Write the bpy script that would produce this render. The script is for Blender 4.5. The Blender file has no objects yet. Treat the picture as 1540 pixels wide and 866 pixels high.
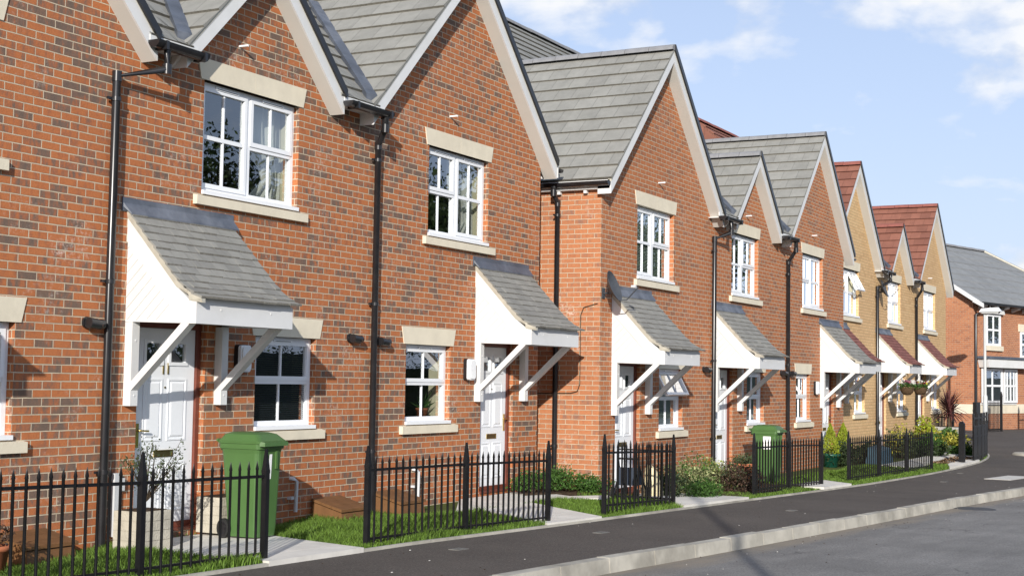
import bpy, math, random
from mathutils import Vector, Matrix
R_ = random.Random(7)
sc = bpy.context.scene
COL = sc.collection
rad = math.radians
DA, DB, DC = 9.83, 9.08, 9.53           # facade planes of the three terraces (street runs along X, houses at +Y)

# ------------------------------------------------------------------ helpers
class MB:
    def __init__(s): s.v=[]; s.f=[]; s.m=[]; s.uv=[]; s.sm=[]
    def face(s, pts, m=0, uv=None, smooth=False):
        i=len(s.v); s.v.extend([tuple(p) for p in pts]); s.f.append(tuple(range(i,i+len(pts)))); s.m.append(m); s.uv.append(uv); s.sm.append(smooth)
    def mesh(s, vs, fs, m=0, smooth=False):
        i=len(s.v); s.v.extend([tuple(p) for p in vs])
        for f in fs: s.f.append(tuple(i+k for k in f)); s.m.append(m); s.uv.append(None); s.sm.append(smooth)
    def box(s, x0,x1,y0,y1,z0,z1,m=0):
        vs=[(x0,y0,z0),(x1,y0,z0),(x1,y1,z0),(x0,y1,z0),(x0,y0,z1),(x1,y0,z1),(x1,y1,z1),(x0,y1,z1)]
        s.mesh(vs,[(0,3,2,1),(4,5,6,7),(0,1,5,4),(1,2,6,5),(2,3,7,6),(3,0,4,7)],m)
    def hexa(s, a, b, m=0):
        """two matching quads a (first) and b, joined"""
        s.mesh(list(a)+list(b),[(0,3,2,1),(4,5,6,7),(0,1,5,4),(1,2,6,5),(2,3,7,6),(3,0,4,7)],m)
    def prism(s, poly, vec, m=0):
        n=len(poly); v=Vector(vec)
        a=[Vector(p) for p in poly]; b=[p+v for p in a]
        s.mesh(a+b,[tuple(range(n-1,-1,-1)),tuple(range(n,2*n))]+[(i,(i+1)%n,n+(i+1)%n,n+i) for i in range(n)],m)
    def beam(s, p, q, w, h, up=(0,0,1), m=0):
        p=Vector(p); q=Vector(q); d=(q-p).normalized(); sd=d.cross(Vector(up)).normalized(); u=sd.cross(d)
        a=[p+sd*(w/2*i)+u*(h/2*j) for i,j in((-1,-1),(1,-1),(1,1),(-1,1))]
        b=[x+(q-p) for x in a]; s.hexa(a,b,m)
    def tube(s, path, r, n=8, m=0, cap=True, smooth=True):
        P=[Vector(p) for p in path]; rs=r if isinstance(r,(list,tuple)) else [r]*len(P)
        rings=[]; up=Vector((0.13,0.31,0.94))
        for i,p in enumerate(P):
            d=((P[min(i+1,len(P)-1)]-P[max(i-1,0)])).normalized()
            a=d.cross(up)
            if a.length<.05: a=d.cross(Vector((1,0,0)))
            a.normalize(); b=d.cross(a)
            rings.append([p+(a*math.cos(2*math.pi*k/n)+b*math.sin(2*math.pi*k/n))*rs[i] for k in range(n)])
        vs=[q for rg in rings for q in rg]; fs=[]
        for i in range(len(P)-1):
            for k in range(n): fs.append((i*n+k,i*n+(k+1)%n,(i+1)*n+(k+1)%n,(i+1)*n+k))
        s.mesh(vs,fs,m,smooth)
        if cap:
            s.face(rings[0][::-1],m); s.face(rings[-1],m)
    def lathe(s, c, prof, n=16, m=0, smooth=True):
        c=Vector(c); vs=[]
        for r,z in prof:
            for k in range(n): vs.append(c+Vector((r*math.cos(2*math.pi*k/n),r*math.sin(2*math.pi*k/n),z)))
        fs=[]
        for i in range(len(prof)-1):
            for k in range(n): fs.append((i*n+k,i*n+(k+1)%n,(i+1)*n+(k+1)%n,(i+1)*n+k))
        s.mesh(vs,fs,m,smooth)
    def build(s, name, mats, parent=None, loc=None, uvscale=1.0):
        me=bpy.data.meshes.new(name)
        org=ORG[parent] if parent is not None else Vector(loc if loc is not None else (0,0,0))
        me.from_pydata([(x-org[0],y-org[1],z-org[2]) for x,y,z in s.v],[],s.f)
        if not isinstance(mats,(list,tuple)): mats=[mats]
        for m in mats: me.materials.append(M[m] if isinstance(m,str) else m)
        me.polygons.foreach_set('material_index',s.m)
        me.polygons.foreach_set('use_smooth',s.sm)
        uvl=me.uv_layers.new(name='UVMap'); uvd=[0.0]*(2*len(me.loops))
        k=0
        for fi,f in enumerate(s.f):
            u=s.uv[fi]
            if u is None:
                p=[Vector(s.v[i]) for i in f]; n=Vector((0,0,0))
                for i in range(len(p)): 
                    a=p[i]-p[0]; b=p[(i+1)%len(p)]-p[0]; n+=a.cross(b)
                if n.length>1e-12: n.normalize()
                if abs(n.z)>.985: u=[(q.x,q.y) for q in p]
                else:
                    t=Vector((-n.y,n.x,0)); t.normalize()
                    if abs(t.y)>abs(t.x):
                        if t.y<0: t=-t
                    elif t.x<0: t=-t
                    w=n.cross(t); 
                    if w.z<0: w=-w
                    u=[(q.dot(t),q.dot(w)) for q in p]
            for a,b in u: uvd[k]=a; uvd[k+1]=b; k+=2
        uvl.data.foreach_set('uv',uvd)
        me.update(); 
        o=bpy.data.objects.new(name,me); COL.objects.link(o)
        if parent is not None: o.parent=parent; ORG[o]=org
        else: o.location=org; ORG[o]=org
        return o
ORG={}
def thing(name,label,cat,loc,group=None):
    o=bpy.data.objects.new(name,None); COL.objects.link(o); o.location=loc; o.empty_display_size=.2
    ORG[o]=Vector(loc); o['label']=label; o['category']=cat
    if group: o['group']=group
    return o
def tag(o,label,cat,group=None,kind=None):
    o['label']=label; o['category']=cat
    if group: o['group']=group
    if kind: o['kind']=kind
    return o
def struct(o): o['kind']='structure'; return o

# ------------------------------------------------------------------ materials
M={}
class NT:
    def __init__(s,name):
        m=bpy.data.materials.new(name); m.use_nodes=True; s.m=m; s.t=m.node_tree; s.n=s.t.nodes; s.l=s.t.links
        s.b=s.n['Principled BSDF']; s.out=s.n['Material Output']; M[name]=m
    def new(s,t,**k):
        n=s.n.new(t)
        for a,b in k.items(): setattr(n,a,b)
        return n
    def link(s,a,b): s.l.new(a,b)
    def math(s,op,a,b=None):
        n=s.new('ShaderNodeMath',operation=op)
        for i,x in enumerate((a,b)):
            if x is None: continue
            if isinstance(x,(int,float)): n.inputs[i].default_value=x
            else: s.link(x,n.inputs[i])
        return n.outputs[0]
    def noise(s,scale,detail=3,rough=.55,vec=None,dist=0):
        n=s.new('ShaderNodeTexNoise'); n.inputs['Scale'].default_value=scale; n.inputs['Detail'].default_value=detail
        n.inputs['Roughness'].default_value=rough; n.inputs['Distortion'].default_value=dist
        if vec is None: vec=s.pos()
        s.link(vec,n.inputs['Vector']); return n.outputs[0]
    def pos(s):
        if not hasattr(s,'_p'): s._p=s.new('ShaderNodeTexCoord').outputs['Object']
        return s._p
    def uv(s):
        if not hasattr(s,'_u'): s._u=s.new('ShaderNodeUVMap').outputs[0]
        return s._u
    def ramp(s,fac,stops,interp='LINEAR'):
        n=s.new('ShaderNodeValToRGB'); r=n.color_ramp; r.interpolation=interp
        while len(r.elements)<len(stops): r.elements.new(.5)
        for e,(p,c) in zip(r.elements,stops):
            e.position=p; e.color=(*(c if isinstance(c,(list,tuple)) else (c,c,c)),1)
        s.link(fac,n.inputs[0]); return n.outputs[0]
    def mix(s,fac,a,b,mode='MIX'):
        n=s.new('ShaderNodeMix',data_type='RGBA',blend_type=mode)
        for i,x in ((0,fac),(6,a),(7,b)):
            if isinstance(x,(int,float)): n.inputs[i].default_value=x if i==0 else (x,x,x,1)
            elif isinstance(x,(tuple,list)): n.inputs[i].default_value=(*x,1)
            else: s.link(x,n.inputs[i])
        return n.outputs[2]
    def bump(s,h,dist=.01,strength=1):
        n=s.new('ShaderNodeBump'); n.inputs['Distance'].default_value=dist; n.inputs['Strength'].default_value=strength
        s.link(h,n.inputs['Height']); s.link(n.outputs[0],s.b.inputs['Normal']); return n
    def col(s,c):
        if isinstance(c,(tuple,list)): s.b.inputs['Base Color'].default_value=(*c,1)
        else: s.link(c,s.b.inputs['Base Color'])
    def rough(s,r,spec=.5):
        s.b.inputs['Roughness'].default_value=r; s.b.inputs['Specular IOR Level'].default_value=spec

def plain(name,c,rough=.5,var=.12,scale=6,spec=.4,bump=0,metal=0,dirt=None):
    t=NT(name); n=t.noise(scale,4)
    v=t.ramp(n,[(.3,tuple(x*(1-var) for x in c)),(.7,tuple(min(1,x*(1+var*.6)) for x in c))])
    if dirt:
        n2=t.noise(scale*.35,5,.7); f=t.ramp(n2,[(.5,0.0),(.72,1.0)]); v=t.mix(t.math('MULTIPLY',f,dirt[1]),v,dirt[0])
    t.col(v); t.rough(rough,spec); t.b.inputs['Metallic'].default_value=metal
    if bump: t.bump(t.noise(scale*8,3),bump)
    return t

def brick(name,stops,mortar,zoff,white=.0,rowdark=None):
    t=NT(name); uv=t.uv()
    mp=t.new('ShaderNodeMapping'); mp.inputs['Location'].default_value=(0.03,-zoff,0); t.link(uv,mp.inputs[0]); v=mp.outputs[0]
    # slightly wandering joints
    nz=t.new('ShaderNodeTexNoise'); nz.inputs['Scale'].default_value=9; nz.inputs['Detail'].default_value=3; t.link(v,nz.inputs['Vector'])
    off=t.new('ShaderNodeVectorMath',operation='MULTIPLY_ADD'); t.link(nz.outputs['Color'],off.inputs[0]); off.inputs[1].default_value=(.007,.006,0)
    sub=t.new('ShaderNodeVectorMath',operation='SUBTRACT'); t.link(v,sub.inputs[0]); sub.inputs[1].default_value=(.0035,.003,0); t.link(sub.outputs[0],off.inputs[2])
    b=t.new('ShaderNodeTexBrick'); b.offset=.5; b.squash=1
    for k,x in (('Scale',1),('Mortar Size',.0064),('Mortar Smooth',.3),('Bias',0),('Brick Width',.225),('Row Height',.075)): b.inputs[k].default_value=x
    b.inputs['Color1'].default_value=(0,0,0,1); b.inputs['Color2'].default_value=(1,1,1,1); b.inputs['Mortar'].default_value=(.5,.5,.5,1)
    t.link(off.outputs[0],b.inputs['Vector'])
    tint=t.new('ShaderNodeSeparateColor'); t.link(b.outputs['Color'],tint.inputs[0])
    # half-brick burn bands + clusters of darker bricks
    st=t.new('ShaderNodeMapping'); st.inputs['Scale'].default_value=(15,6,1); t.link(v,st.inputs[0])
    band=t.noise(1,3,.6,st.outputs[0]); clus=t.noise(.5,3,.6,v)
    f=t.math('ADD',t.math('MULTIPLY',tint.outputs[0],.62),t.math('MULTIPLY',t.math('SUBTRACT',band,.5),1.25))
    f=t.math('ADD',f,.19)
    f=t.math('ADD',f,t.math('MULTIPLY',t.math('SUBTRACT',clus,.5),.8))
    c=t.ramp(f,stops)
    g=t.noise(60,3,.6,v); c=t.mix(.3,c,t.ramp(g,[(.25,.35),(.75,.75)]),'OVERLAY')
    # soot in the middle of dark bricks / weathering
    if white>0:
        w=t.noise(1.3,6,.72,v); wf=t.ramp(w,[(.55,0.0),(.72,1.0)]); w2=t.noise(22,4,.7,v); wf2=t.ramp(w2,[(.48,0.0),(.66,1.0)])
        c=t.mix(t.math('MULTIPLY',t.math('MULTIPLY',wf,wf2),white),c,(.72,.62,.54))
    mc=t.ramp(t.noise(7,4,.6,v),[(.3,tuple(x*.72 for x in mortar)),(.7,mortar)])
    c=t.mix(b.outputs['Fac'],c,mc)
    big=t.noise(.35,4,.6,v); c=t.mix(.30,c,t.ramp(big,[(.3,.38),(.7,.62)]),'OVERLAY')
    t.col(c); t.rough(.88,.25)
    h=t.math('SUBTRACT',t.math('MULTIPLY',g,.35),t.math('MULTIPLY',b.outputs['Fac'],1.0)); t.bump(h,.007,.9)
    return t

RED=[(.05,(.140,.098,.076)),(.24,(.180,.110,.078)),(.36,(.285,.114,.060)),(.55,(.39,.133,.051)),(.78,(.415,.145,.054)),(.97,(.325,.110,.048))]
RED2=[(.0,(.215,.122,.08)),(.25,(.305,.127,.068)),(.45,(.39,.143,.060)),(.7,(.425,.158,.064)),(.95,(.35,.126,.056))]
ORG2=[(.0,(.24,.125,.085)),(.25,(.36,.145,.07)),(.6,(.41,.165,.075)),(.95,(.33,.125,.06))]
YEL=[(.0,(.49,.30,.15)),(.3,(.60,.385,.195)),(.6,(.64,.425,.225)),(.95,(.55,.34,.175))]
MORT=(.58,.475,.345)
brick('red_brick',RED,MORT,.07,.75)
brick('red_brick_blend',RED2,MORT,.005,.5)
brick('orange_return_brick',ORG2,MORT,.005,1.0)
brick('yellow_brick',YEL,(.52,.37,.19),.0,.0)
brick('far_brick',[(.0,(.26,.11,.065)),(.4,(.40,.155,.075)),(.9,(.46,.19,.09))],(.58,.44,.32),.0,.2)

def tiles(name,c,w,c2=None,lich=.25,edge=.012):
    t=NT(name); uv=t.uv(); sx=t.new('ShaderNodeSeparateXYZ'); t.link(uv,sx.inputs[0])
    row=t.math('FLOOR',sx.outputs[1]); u=t.math('ADD',t.math('DIVIDE',sx.outputs[0],w),t.math('MULTIPLY',t.math('MODULO',row,2),.5))
    fr=t.math('FRACT',u); ci=t.math('FLOOR',u)
    cb=t.new('ShaderNodeCombineXYZ'); t.link(ci,cb.inputs[0]); t.link(row,cb.inputs[1])
    wn=t.new('ShaderNodeTexWhiteNoise'); wn.noise_dimensions='2D'; t.link(cb.outputs[0],wn.inputs['Vector'])
    c2=c2 or tuple(x*.90 for x in c)
    base=t.ramp(wn.outputs['Value'],[(0,c2),(.5,c),(1,tuple(x*1.07 for x in c))])
    n=t.noise(5,5,.65); base=t.mix(.35,base,t.ramp(n,[(.3,.33),(.7,.66)]),'OVERLAY')
    l=t.ramp(t.noise(26,4,.7),[(.62,0.0),(.78,1.0)]); base=t.mix(t.math('MULTIPLY',l,lich),base,tuple(min(.7,x*1.7) for x in c))
    e=edge/w; d=t.math('MINIMUM',fr,t.math('SUBTRACT',1,fr)); j=t.ramp(d,[(0,1.0),(e,0.0)])
    base=t.mix(t.math('MULTIPLY',j,.32),base,tuple(x*.4 for x in c))
    t.col(base); t.rough(.82,.3)
    t.bump(t.math('SUBTRACT',t.math('MULTIPLY',t.noise(40,3),.25),j),.006,.8)
tiles('grey_roof_tile',(.242,.237,.215),.33)
tiles('red_roof_tile',(.235,.098,.066),.30,(.19,.078,.053),.2)
tiles('slate_tile',(.238,.234,.212),.21,(.210,.207,.19),.6,.006)
tiles('red_slate_tile',(.21,.085,.07),.21,(.17,.065,.055),.2,.008)
tiles('far_grey_tile',(.22,.225,.225),.33,None,.1)
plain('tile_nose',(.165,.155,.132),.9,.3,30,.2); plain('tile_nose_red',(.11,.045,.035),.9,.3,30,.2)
plain('ridge_grey',(.22,.22,.225),.75,.15,8); plain('ridge_red',(.25,.085,.065),.75,.15,8)
plain('lead',(.085,.098,.125),.55,.3,3,.5,.004,0,((.36,.38,.42),.35))
plain('white_upvc',(.82,.83,.84),.28,.03,3,.5)
plain('white_paint',(.67,.67,.66),.45,.05,3,.4,.0006,0,((.52,.51,.46),.3))
plain('soffit_paint',(.58,.565,.52),.6,.04,2); plain('board_joint',(.38,.375,.35),.7,.05,3)
plain('mortar_fillet',(.50,.475,.40),.9,.15,9,.2,.004)
plain('cream_stone',(.70,.63,.49),.85,.08,3,.2,.002,0,((.45,.41,.33),.35))
plain('black_plastic',(.016,.016,.018),.28,.3,5,.5)
plain('black_railing',(.009,.009,.010),.38,.3,12,.3)
plain('door_white',(.80,.82,.84),.35,.03,3,.5)
plain('brown_frame',(.16,.045,.028),.45,.25,5)
plain('brass',(.55,.42,.16),.3,.2,20,.5,0,1.0)
plain('letter_flap',(.18,.15,.07),.35,.2,20,.5,0,.8)
plain('plaster',(.72,.66,.48),.9,.04,2,.1)
plain('room_wall',(.42,.40,.34),.95,.1,1,.1)
plain('curtain_white',(.58,.57,.53),.95,.06,3,.1)
plain('curtain_dark',(.10,.11,.13),.9,.15,4,.1)
plain('blind_grey',(.42,.46,.42),.7,.05,3,.3)
plain('blind_dark',(.035,.04,.045),.6,.05,3,.3)
plain('kerb_concrete',(.44,.415,.355),.9,.3,2.2,.2,.004,0,((.20,.185,.155),.75))
plain('slab_concrete',(.66,.63,.57),.9,.12,2.5,.2,.002,0,((.42,.39,.34),.5))
plain('soil',(.085,.058,.038),.97,.4,14,.1,.03)
plain('green_bin_plastic',(.066,.140,.040),.45,.08,3,.4,.0005)
plain('rubber',(.014,.014,.014),.7,.2,10)
plain('terracotta',(.42,.145,.07),.8,.15,6,.2)
plain('brown_plastic',(.165,.080,.032),.55,.2,6,.35)
plain('grey_plastic',(.55,.56,.57),.4,.06,5)
plain('dish_grey',(.055,.06,.068),.45,.15,8)
plain('green_pot',(.012,.085,.058),.35,.1,5)
plain('pale_stone',(.46,.425,.345),.9,.2,6,.2,.006)
plain('planter_grey',(.36,.35,.33),.85,.15,5,.2,.003)
plain('cable_brown',(.05,.03,.015),.6,.1,5)
plain('wicker',(.10,.062,.035),.9,.4,30,.2,.01)
plain('lamp_grey',(.50,.51,.50),.5,.08,3,.4)
plain('bark',(.10,.075,.05),.95,.3,9,.1,.02)
plain('manhole_iron',(.05,.048,.045),.6,.3,20,.4,.004)
plain('blue_bag',(.04,.085,.12),.5,.3,8)
plain('cream_sack',(.72,.62,.38),.6,.1,6)
plain('dark_cloth',(.03,.04,.06),.8,.2,8)
plain('white_marker',(.15,.145,.13),.85,.3,12); plain('pale_paving',(.55,.53,.48),.85,.15,6)
plain('white_sticker',(.85,.85,.83),.5,.02,4)

def asphalt(name,c,fine,bigvar):
    t=NT(name); p=t.pos()
    n=t.noise(48,5,.8); b=t.noise(.9,5,.6); s=t.noise(75,2,.5); st=t.noise(4,6,.7)
    v=t.ramp(n,[(.3,tuple(x*(1-fine) for x in c)),(.7,tuple(x*(1+fine) for x in c))])
    v=t.mix(bigvar,v,t.ramp(b,[(.3,.3),(.7,.7)]),'OVERLAY')
    v=t.mix(t.math('MULTIPLY',t.ramp(s,[(.70,0.0),(.745,1.0)]),.6),v,(.50,.47,.42))
    v=t.mix(t.math('MULTIPLY',t.ramp(st,[(.58,0.0),(.75,1.0)]),.35),v,tuple(x*1.5 for x in c))
    t.col(v); t.rough(.92,.25); t.bump(n,.004,.8); return t
def road_mat():
    t=asphalt('road_asphalt',(.205,.196,.182),.55,.45); uv=t.uv(); sx=t.new('ShaderNodeSeparateXYZ'); t.link(uv,sx.inputs[0])
    base=t.b.inputs['Base Color'].links[0].from_socket
    mp=t.new('ShaderNodeMapping'); mp.inputs['Scale'].default_value=(.35,2.2,1); t.link(uv,mp.inputs[0]); n=t.noise(1.6,6,.65,mp.outputs[0])
    edge=t.ramp(t.math('ADD',t.math('MULTIPLY',sx.outputs[1],1.0),t.math('MULTIPLY',t.math('SUBTRACT',n,.5),.9)),[(.10,1.0),(.42,0.0)])
    v=t.mix(t.math('MULTIPLY',edge,.75),base,(.25,.205,.15))
    tr=t.ramp(n,[(.42,0.0),(.62,1.0)]); v=t.mix(t.math('MULTIPLY',tr,.28),v,(.105,.10,.095))
    vo=t.new('ShaderNodeTexVoronoi'); vo.feature='DISTANCE_TO_EDGE'; vo.inputs['Scale'].default_value=.42
    wp=t.new('ShaderNodeVectorMath',operation='ADD'); nn=t.new('ShaderNodeTexNoise'); nn.inputs['Scale'].default_value=1.8; nn.inputs['Detail'].default_value=6; t.link(t.pos(),nn.inputs['Vector']); t.link(t.pos(),wp.inputs[0]); t.link(nn.outputs['Color'],wp.inputs[1]); t.link(wp.outputs[0],vo.inputs['Vector'])
    ck=t.ramp(vo.outputs['Distance'],[(.002,1.0),(.007,0.0)]); pm=t.ramp(t.noise(.25,3),[(.52,0.0),(.6,1.0)])
    v=t.mix(t.math('MULTIPLY',t.math('MULTIPLY',ck,pm),.7),v,(.05,.048,.045))
    t.col(v)
road_mat()
asphalt('pavement_tarmac',(.090,.077,.066),.55,.35)
# (road material above)
def leafmat(name,c,var=.4,trans=.25):
    t=NT(name); oi=t.new('ShaderNodeObjectInfo'); 
    gi=t.new('ShaderNodeNewGeometry')
    v=t.ramp(gi.outputs['Random Per Island'],[(0,tuple(x*(1-var) for x in c)),(.6,c),(1,tuple(min(.6,x*(1+var*1.3)) for x in c))])
    n=t.noise(1.7,3); v=t.mix(.3,v,t.ramp(n,[(.3,.35),(.7,.65)]),'OVERLAY')
    t.col(v); t.rough(.6,.3)
    tr=t.new('ShaderNodeBsdfTranslucent'); t.link(v,tr.inputs[0]); ms=t.new('ShaderNodeMixShader'); ms.inputs[0].default_value=trans
    t.link(t.b.outputs[0],ms.inputs[1]); t.link(tr.outputs[0],ms.inputs[2]); t.link(ms.outputs[0],t.out.inputs[0])
leafmat('grass_blade',(.135,.225,.035),.5,.4)
leafmat('leaf_green',(.055,.12,.022),.45)
leafmat('leaf_dark',(.035,.055,.020),.5)
leafmat('leaf_olive',(.075,.10,.045),.45)
leafmat('leaf_purple',(.075,.045,.03),.45)
leafmat('leaf_variegated',(.27,.29,.13),.6)
leafmat('leaf_yellow',(.36,.33,.05),.5)
leafmat('leaf_lime',(.27,.33,.025),.35)
leafmat('leaf_tree',(.045,.075,.02),.5)
leafmat('cordyline_leaf',(.10,.035,.033),.5,.2)
leafmat('flower_red',(.45,.03,.05),.4); leafmat('flower_white',(.75,.72,.68),.1); leafmat('flower_pink',(.40,.16,.22),.4); leafmat('flower_yellow',(.65,.5,.03),.3)
t=NT('turf_soil'); n=t.noise(9,5,.7); t.col(t.ramp(n,[(.3,(.06,.075,.022)),(.7,(.095,.125,.035))])); t.rough(.95,.1)
t=NT('far_ground'); n=t.noise(.3,5,.7); t.col(t.ramp(n,[(.3,(.05,.07,.025)),(.7,(.09,.11,.04))])); t.rough(.95,.1)
# window glass: thin sheet, mirror-like by fresnel, otherwise see-through
t=NT('window_glass'); gg_=t.new('ShaderNodeNewGeometry'); dt=t.new('ShaderNodeVectorMath',operation='DOT_PRODUCT'); t.link(gg_.outputs['Incoming'],dt.inputs[0]); t.link(gg_.outputs['Normal'],dt.inputs[1])
fz=t.math('ADD',t.math('MULTIPLY',t.math('POWER',t.math('SUBTRACT',1,t.math('ABSOLUTE',dt.outputs['Value'])),4.2),2.6),.19)
gl=t.new('ShaderNodeBsdfGlossy'); gl.inputs['Roughness'].default_value=.0; gl.inputs['Color'].default_value=(.93,.96,1,1)
tp=t.new('ShaderNodeBsdfTransparent'); tp.inputs[0].default_value=(.86,.90,.88,1); ms=t.new('ShaderNodeMixShader')
t.link(t.math('MINIMUM',fz,1.0),ms.inputs[0])
t.link(tp.outputs[0],ms.inputs[1]); t.link(gl.outputs[0],ms.inputs[2]); t.link(ms.outputs[0],t.out.inputs[0])
wv=t.noise(1.3,2); bp=t.new('ShaderNodeBump'); bp.inputs['Distance'].default_value=.01; bp.inputs['Strength'].default_value=.12; t.link(wv,bp.inputs['Height']); t.link(bp.outputs[0],gl.inputs['Normal'])

# ------------------------------------------------------------------ ground shape
def hx(x):
    if x<30: return -1.455-.0153*x
    if x<40: 
        k=(x-30)/10; return -1.914-.0153*10*(k-k*k/2)*1.0
    if x<58:
        k=(x-40)/18; k=k*k*(3-2*k); return -1.9905+k*.30
    return -1.6905
def interp(tab,x):
    if x<=tab[0][0]: return tab[0][1]
    for (a,b),(c,d) in zip(tab,tab[1:]):
        if x<=c: return b+(d-b)*(x-a)/(c-a)
    return tab[-1][1]
KERB=[(-30,7.4),(-10,6.9),(0,6.5),(5,6.15),(8,5.95),(10.7,5.75),(12.3,5.64),(13.7,5.51),(15.3,5.38),(17.3,5.23),(19.8,5.04),(23.1,4.83),(25.9,4.62),(29.1,4.33),(33,3.9),(38,3.2),(45,1.9),(55,-.4),(70,-5),(90,-13)]
EDGE=[(-10,7.6),(9,7.56),(12.2,7.57),(14.8,7.41),(16.1,7.34),(18.5,7.23),(21.1,7.11),(24.7,6.93),(27.4,6.83),(33,6.82),(36.8,6.86),(39.5,6.95),(41.6,7.13),(42.9,7.30),(43.9,7.52),(44.8,7.82),(45.8,8.4),(46.8,9.3),(47.6,10.6),(48.2,12.5),(48.5,16),(48.6,22)]
def yk(x): return interp(KERB,x)
def ye(x): return interp(EDGE,x)
GL={'A':-1.60,'B':-1.78,'C':-1.84}
def house_level(x): return -1.60 if x<19.5 else (-1.78 if x<33.75 else -1.84)
def wall_y(x): return DA if x<19.5 else (DB if x<33.75 else DC)
def garden(x,y):
    e=ye(x); w=wall_y(x); k=max(0,min(1,(y-e)/(w-e))); return (hx(x)+.012)*(1-k)+(house_level(x)-.06)*k
XS=[-30+i*1.0 for i in range(30)]+[i*.4 for i in range(0,150)]+[60+i*3 for i in range(12)]
def strip(name,mat,fa,fb,x0,x1,dz,ny=1,zf=None,along=False):
    m=MB(); xs=[x for x in XS if x0<x<x1]; xs=[x0]+xs+[x1]
    for a,b in zip(xs,xs[1:]):
        for j in range(ny):
            p=[]
            for x,k in ((a,j/ny),(b,j/ny),(b,(j+1)/ny),(a,(j+1)/ny)):
                y=fa(x)+(fb(x)-fa(x))*k; p.append((x,y,(zf(x,y) if zf else hx(x))+dz))
            m.face(p,0,[(q[0],fb(q[0])-q[1]) for q in p] if along else None,smooth=True)
    return m.build(name,mat)
m=MB(); G=[-700,-200,-80,-30]+[i*5 for i in range(-5,17)]+[90,120,200,400,900]; GY=[-700,-200,-60,-30,-12,0,10,20,40,100,300,800]
for a,b in zip(G,G[1:]):
    for c,d in zip(GY,GY[1:]): m.face([(a,c,hx(a)-.22),(b,c,hx(b)-.22),(b,d,hx(b)-.22),(a,d,hx(a)-.22)])
struct(m.build('ground','far_ground'))
struct(strip('road','road_asphalt',lambda x:yk(x)-6.6,lambda x:yk(x)-.14,-30,92,-.135,6,None,True))
struct(strip('pavement','pavement_tarmac',lambda x:yk(x)+.004,lambda x:(ye(x)+.06 if x<38 else 30 if x>44 else ye(x)+.06+(x-38)*1.5),-30,92,-.004,4))
struct(strip('far_pavement','pavement_tarmac',lambda x:yk(x)-8.6,lambda x:yk(x)-6.74,-30,92,-.02,2))
def kerb_mesh(off,flip):
    m=MB(); x=-30.0
    while x<90:
        L=.9; a,b=x+.007,x+L-.007; j=R_.uniform(-.007,.006)
        def q(xx,dy,dz): return (xx,yk(xx)+off+dy,hx(xx)+dz)
        z=.002+j
        s=-1 if flip else 1
        m.hexa([q(a,-.15*s,-.2),q(b,-.15*s,-.2),q(b,0,-.2),q(a,0,-.2)],[q(a,-.13*s,z),q(b,-.13*s,z),q(b,0,z),q(a,0,z)])
        x+=L
    return m
struct(kerb_mesh(0,False).build('kerb','kerb_concrete')); struct(kerb_mesh(-6.74,True).build('far_kerb','kerb_concrete'))
# garden soil/turf sheet, edging strip
def gf(x): return ye(x)+.05
def gb(x): return max(wall_y(x)+.1,ye(x)+.06) if x<47.8 else max(ye(x)+.06,13)
struct(strip('garden_ground','turf_soil',gf,gb,-10,48.6,.0,6,garden))
m=MB(); x=-10
pts=[]
while x<44: pts.append((x,ye(x))); x+=.45
for k in range(1,22): 
    a,b=EDGE[-8],EDGE[-1]
    xx=44+ (48.6-44)*k/21; pts.append((xx,ye(xx)))
for (a,b),(c,d) in zip(pts,pts[1:]):
    v=Vector((c-a,d-b)).normalized(); n=Vector((-v.y,v.x))*.05
    A=[(a,b),(c,d),(c+n.x,d+n.y),(a+n.x,b+n.y)]
    m.hexa([(p[0],p[1],hx(p[0])-.1) for p in A],[(p[0],p[1],hx(p[0])+.022) for p in A])
struct(m.build('edging_strip','kerb_concrete'))
def path(poly,n=6,dz=.03,joint=True):
    """slab path: quad (street left, street right, house right, house left)"""
    m=MB(); a,b,c,d=[Vector(p) for p in poly]
    for i in range(n):
        t0,t1=i/n,(i+1)/n-.006
        for s0,s1 in ((0,1),):
            p0=a.lerp(d,t0).lerp(b.lerp(c,t0),s0); p1=a.lerp(d,t0).lerp(b.lerp(c,t0),s1)
            p2=a.lerp(d,t1).lerp(b.lerp(c,t1),s1); p3=a.lerp(d,t1).lerp(b.lerp(c,t1),s0)
            q=[(p.x,p.y,garden(p.x,p.y)+dz) for p in (p0,p1,p2,p3)]
            m.hexa([(x,y,z-.12) for x,y,z in q],q)
    o=m.build('path','slab_concrete'); return struct(o)
PATHS=[[(9.85,7.56),(11.28,7.56),(12.1,9.80),(10.3,9.80)],
       [(14.85,7.43),(16.2,7.36),(17.3,8.9),(15.9,8.9)],[(15.3,8.92),(18.6,8.92),(18.9,9.80),(16.9,9.80)],[(17.9,8.9),(18.7,8.5),(19.7,8.6),(18.3,9.3)],
       [(18.7,7.25),(21.1,7.13),(22.1,9.05),(20.2,9.05)],[(22.1,8.6),(27.0,8.5),(27.0,8.9),(22.1,9.0)],
       [(24.6,6.96),(26.2,6.90),(26.9,7.6),(24.5,7.7)],[(33.6,7.5),(45.4,8.0),(45.2,8.35),(33.6,8.15)],[(35.0,6.88),(39.4,6.97),(43.8,8.0),(39.8,7.95)]]
for i,p in enumerate(PATHS): path(p,10 if i in (1,5,7) else 6,.03+.003*i)
def on_path(x,y,pad=.0):
    for a,b,c,d in PATHS:
        q=[a,b,c,d]; ins=True
        for i in range(4):
            u=q[i]; v=q[(i+1)%4]
            if (v[0]-u[0])*(y-u[1])-(v[1]-u[1])*(x-u[0])< -pad: ins=False; break
        if ins: return True
    return False
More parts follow.
